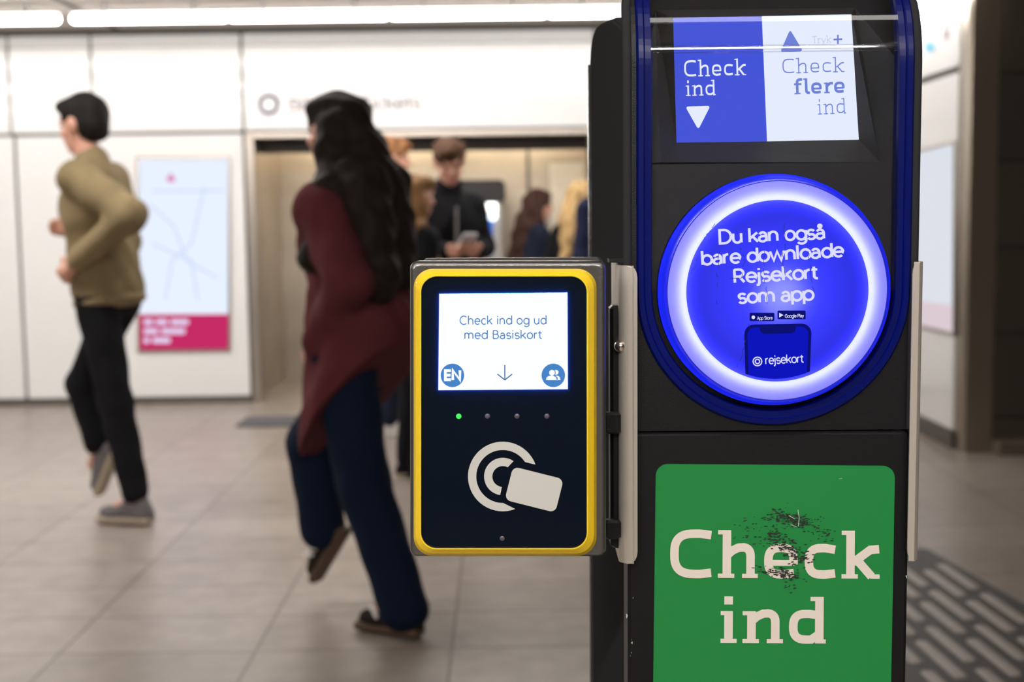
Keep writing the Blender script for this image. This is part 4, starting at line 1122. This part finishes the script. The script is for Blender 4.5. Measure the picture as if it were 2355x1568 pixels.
ph_.matrix_world = pr @ Matrix.Translation((-.005, .335 * pk / .991, 1.195 * pk / .991)) @ Matrix.Rotation(.45, 4, 'X')
MB().loft([[(x, z, .0092 + d) for x, z in rrect(-.034, -.072, .034, .072, .008, 5)] for d in (0, .0006)]).build('phone_display', emis('phone_glow', (.8, .88, 1), .7), ph_)
tag(ph_, 'pale mobile phone held by the man in the black zip jacket', 'phone')
long_locks = [((-.06, -.02, 1.66), (-.08, -.02, 1.5), .04, .05), ((.06, -.02, 1.66), (.08, -.02, 1.5), .04, .05), ((0, -.06, 1.66), (0, -.1, 1.48), .075, .09)]
long_cap = short + [((0, -.035, 1.67), (.09, .09, .1))]
person('ginger-haired man in dark jacket and white shoes, mostly hidden by the walking woman', None, put(888, 600, 7.75), math.radians(-75), 1.74,
    lean=.06, head=(0, .15, 0), pose=dict(shL=(-.16, 0, 1.42), shR=(.16, 0, 1.42)), top=dict(name='jacket', m=NAVY, g=.018, hem=(.84, 0), collar=.02), legs=dict(m=NAVY), shoes=dict(m=WHT, sole=WHT, label='white trainer'), hair=dict(m=HG, cap=short, curl=.006))
person('woman with long light-brown hair and dark jacket left of the phone-reading man', None, put(950, 600, 6.35), math.radians(-62), 1.47,
    lean=.04, head=(.1, .12, 0), pose=dict(shL=(-.15, 0, 1.41), shR=(.15, 0, 1.41)), top=dict(name='jacket', m=BLK, g=.018, hem=(.8, 0), collar=.02), legs=dict(m=BLK), shoes=dict(m=BLK, sole=SOLE),
    hair=dict(m=HL, curl=.006, cap=long_cap, locks=long_locks,
              fall=[((-.09, -.06, 1.46), (-.11, .05, 1.16), .07, .055), ((.09, -.06, 1.46), (.12, .10, 1.14), .075, .06), ((0, -.13, 1.46), (0, -.15, 1.2), .09, .07)]))
person('woman with long chestnut hair and navy jacket bending towards the blonde woman', None, put(1212, 600, 8.6), math.radians(-80), 1.45,
    lean=.16, head=(.0, .1, 0), pose=dict(wrL=(-.16, .26, 1.1), wrR=(.16, .26, 1.1)), top=dict(name='jacket', m=NAVY, g=.03, hem=(.8, 0), collar=.02), legs=dict(m=BLK), shoes=dict(m=BLK, sole=SOLE),
    hair=dict(m=HC, curl=.006, cap=long_cap, locks=long_locks,
              fall=[((-.07, -.08, 1.46), (-.08, -.13, 1.16), .06, .035), ((.07, -.08, 1.46), (.08, -.11, 1.16), .06, .035), ((0, -.12, 1.46), (0, -.17, 1.12), .07, .04)]))
person('blonde woman in dark jacket between the chestnut-haired woman and the validator', None, put(1326, 600, 7.75), math.radians(-35), 1.47,
    lean=.08, head=(-.1, .2, 0), pose=dict(shL=(-.15, 0, 1.41), shR=(.15, 0, 1.41)), top=dict(name='jacket', m=BLK, g=.018, hem=(.8, 0), collar=.02), legs=dict(m=NAVY), shoes=dict(m=WHT, sole=SOLE),
    hair=dict(m=HY, curl=.005, cap=long_cap, locks=long_locks,
              fall=[((-.06, -.06, 1.46), (-.06, -.08, 1.2), .06, .03), ((.06, -.06, 1.46), (.06, -.08, 1.2), .06, .03), ((0, -.11, 1.46), (-.03, -.14, 1.14), .08, .03)]))
person('person in navy coat cut off by the edge of the validator stand', None, put(1426, 600, 6.85), math.radians(15), 1.62,
    lean=.05, head=(0, .2, 0), top=dict(name='coat', m=cloth_mat('deep_navy_cloth', (.014, .018, .05)), g=.02, hem=(.7, 0), collar=.02), legs=dict(m=BLK), shoes=dict(m=BLK, sole=SOLE), hair=dict(m=HM, cap=short, curl=.005))
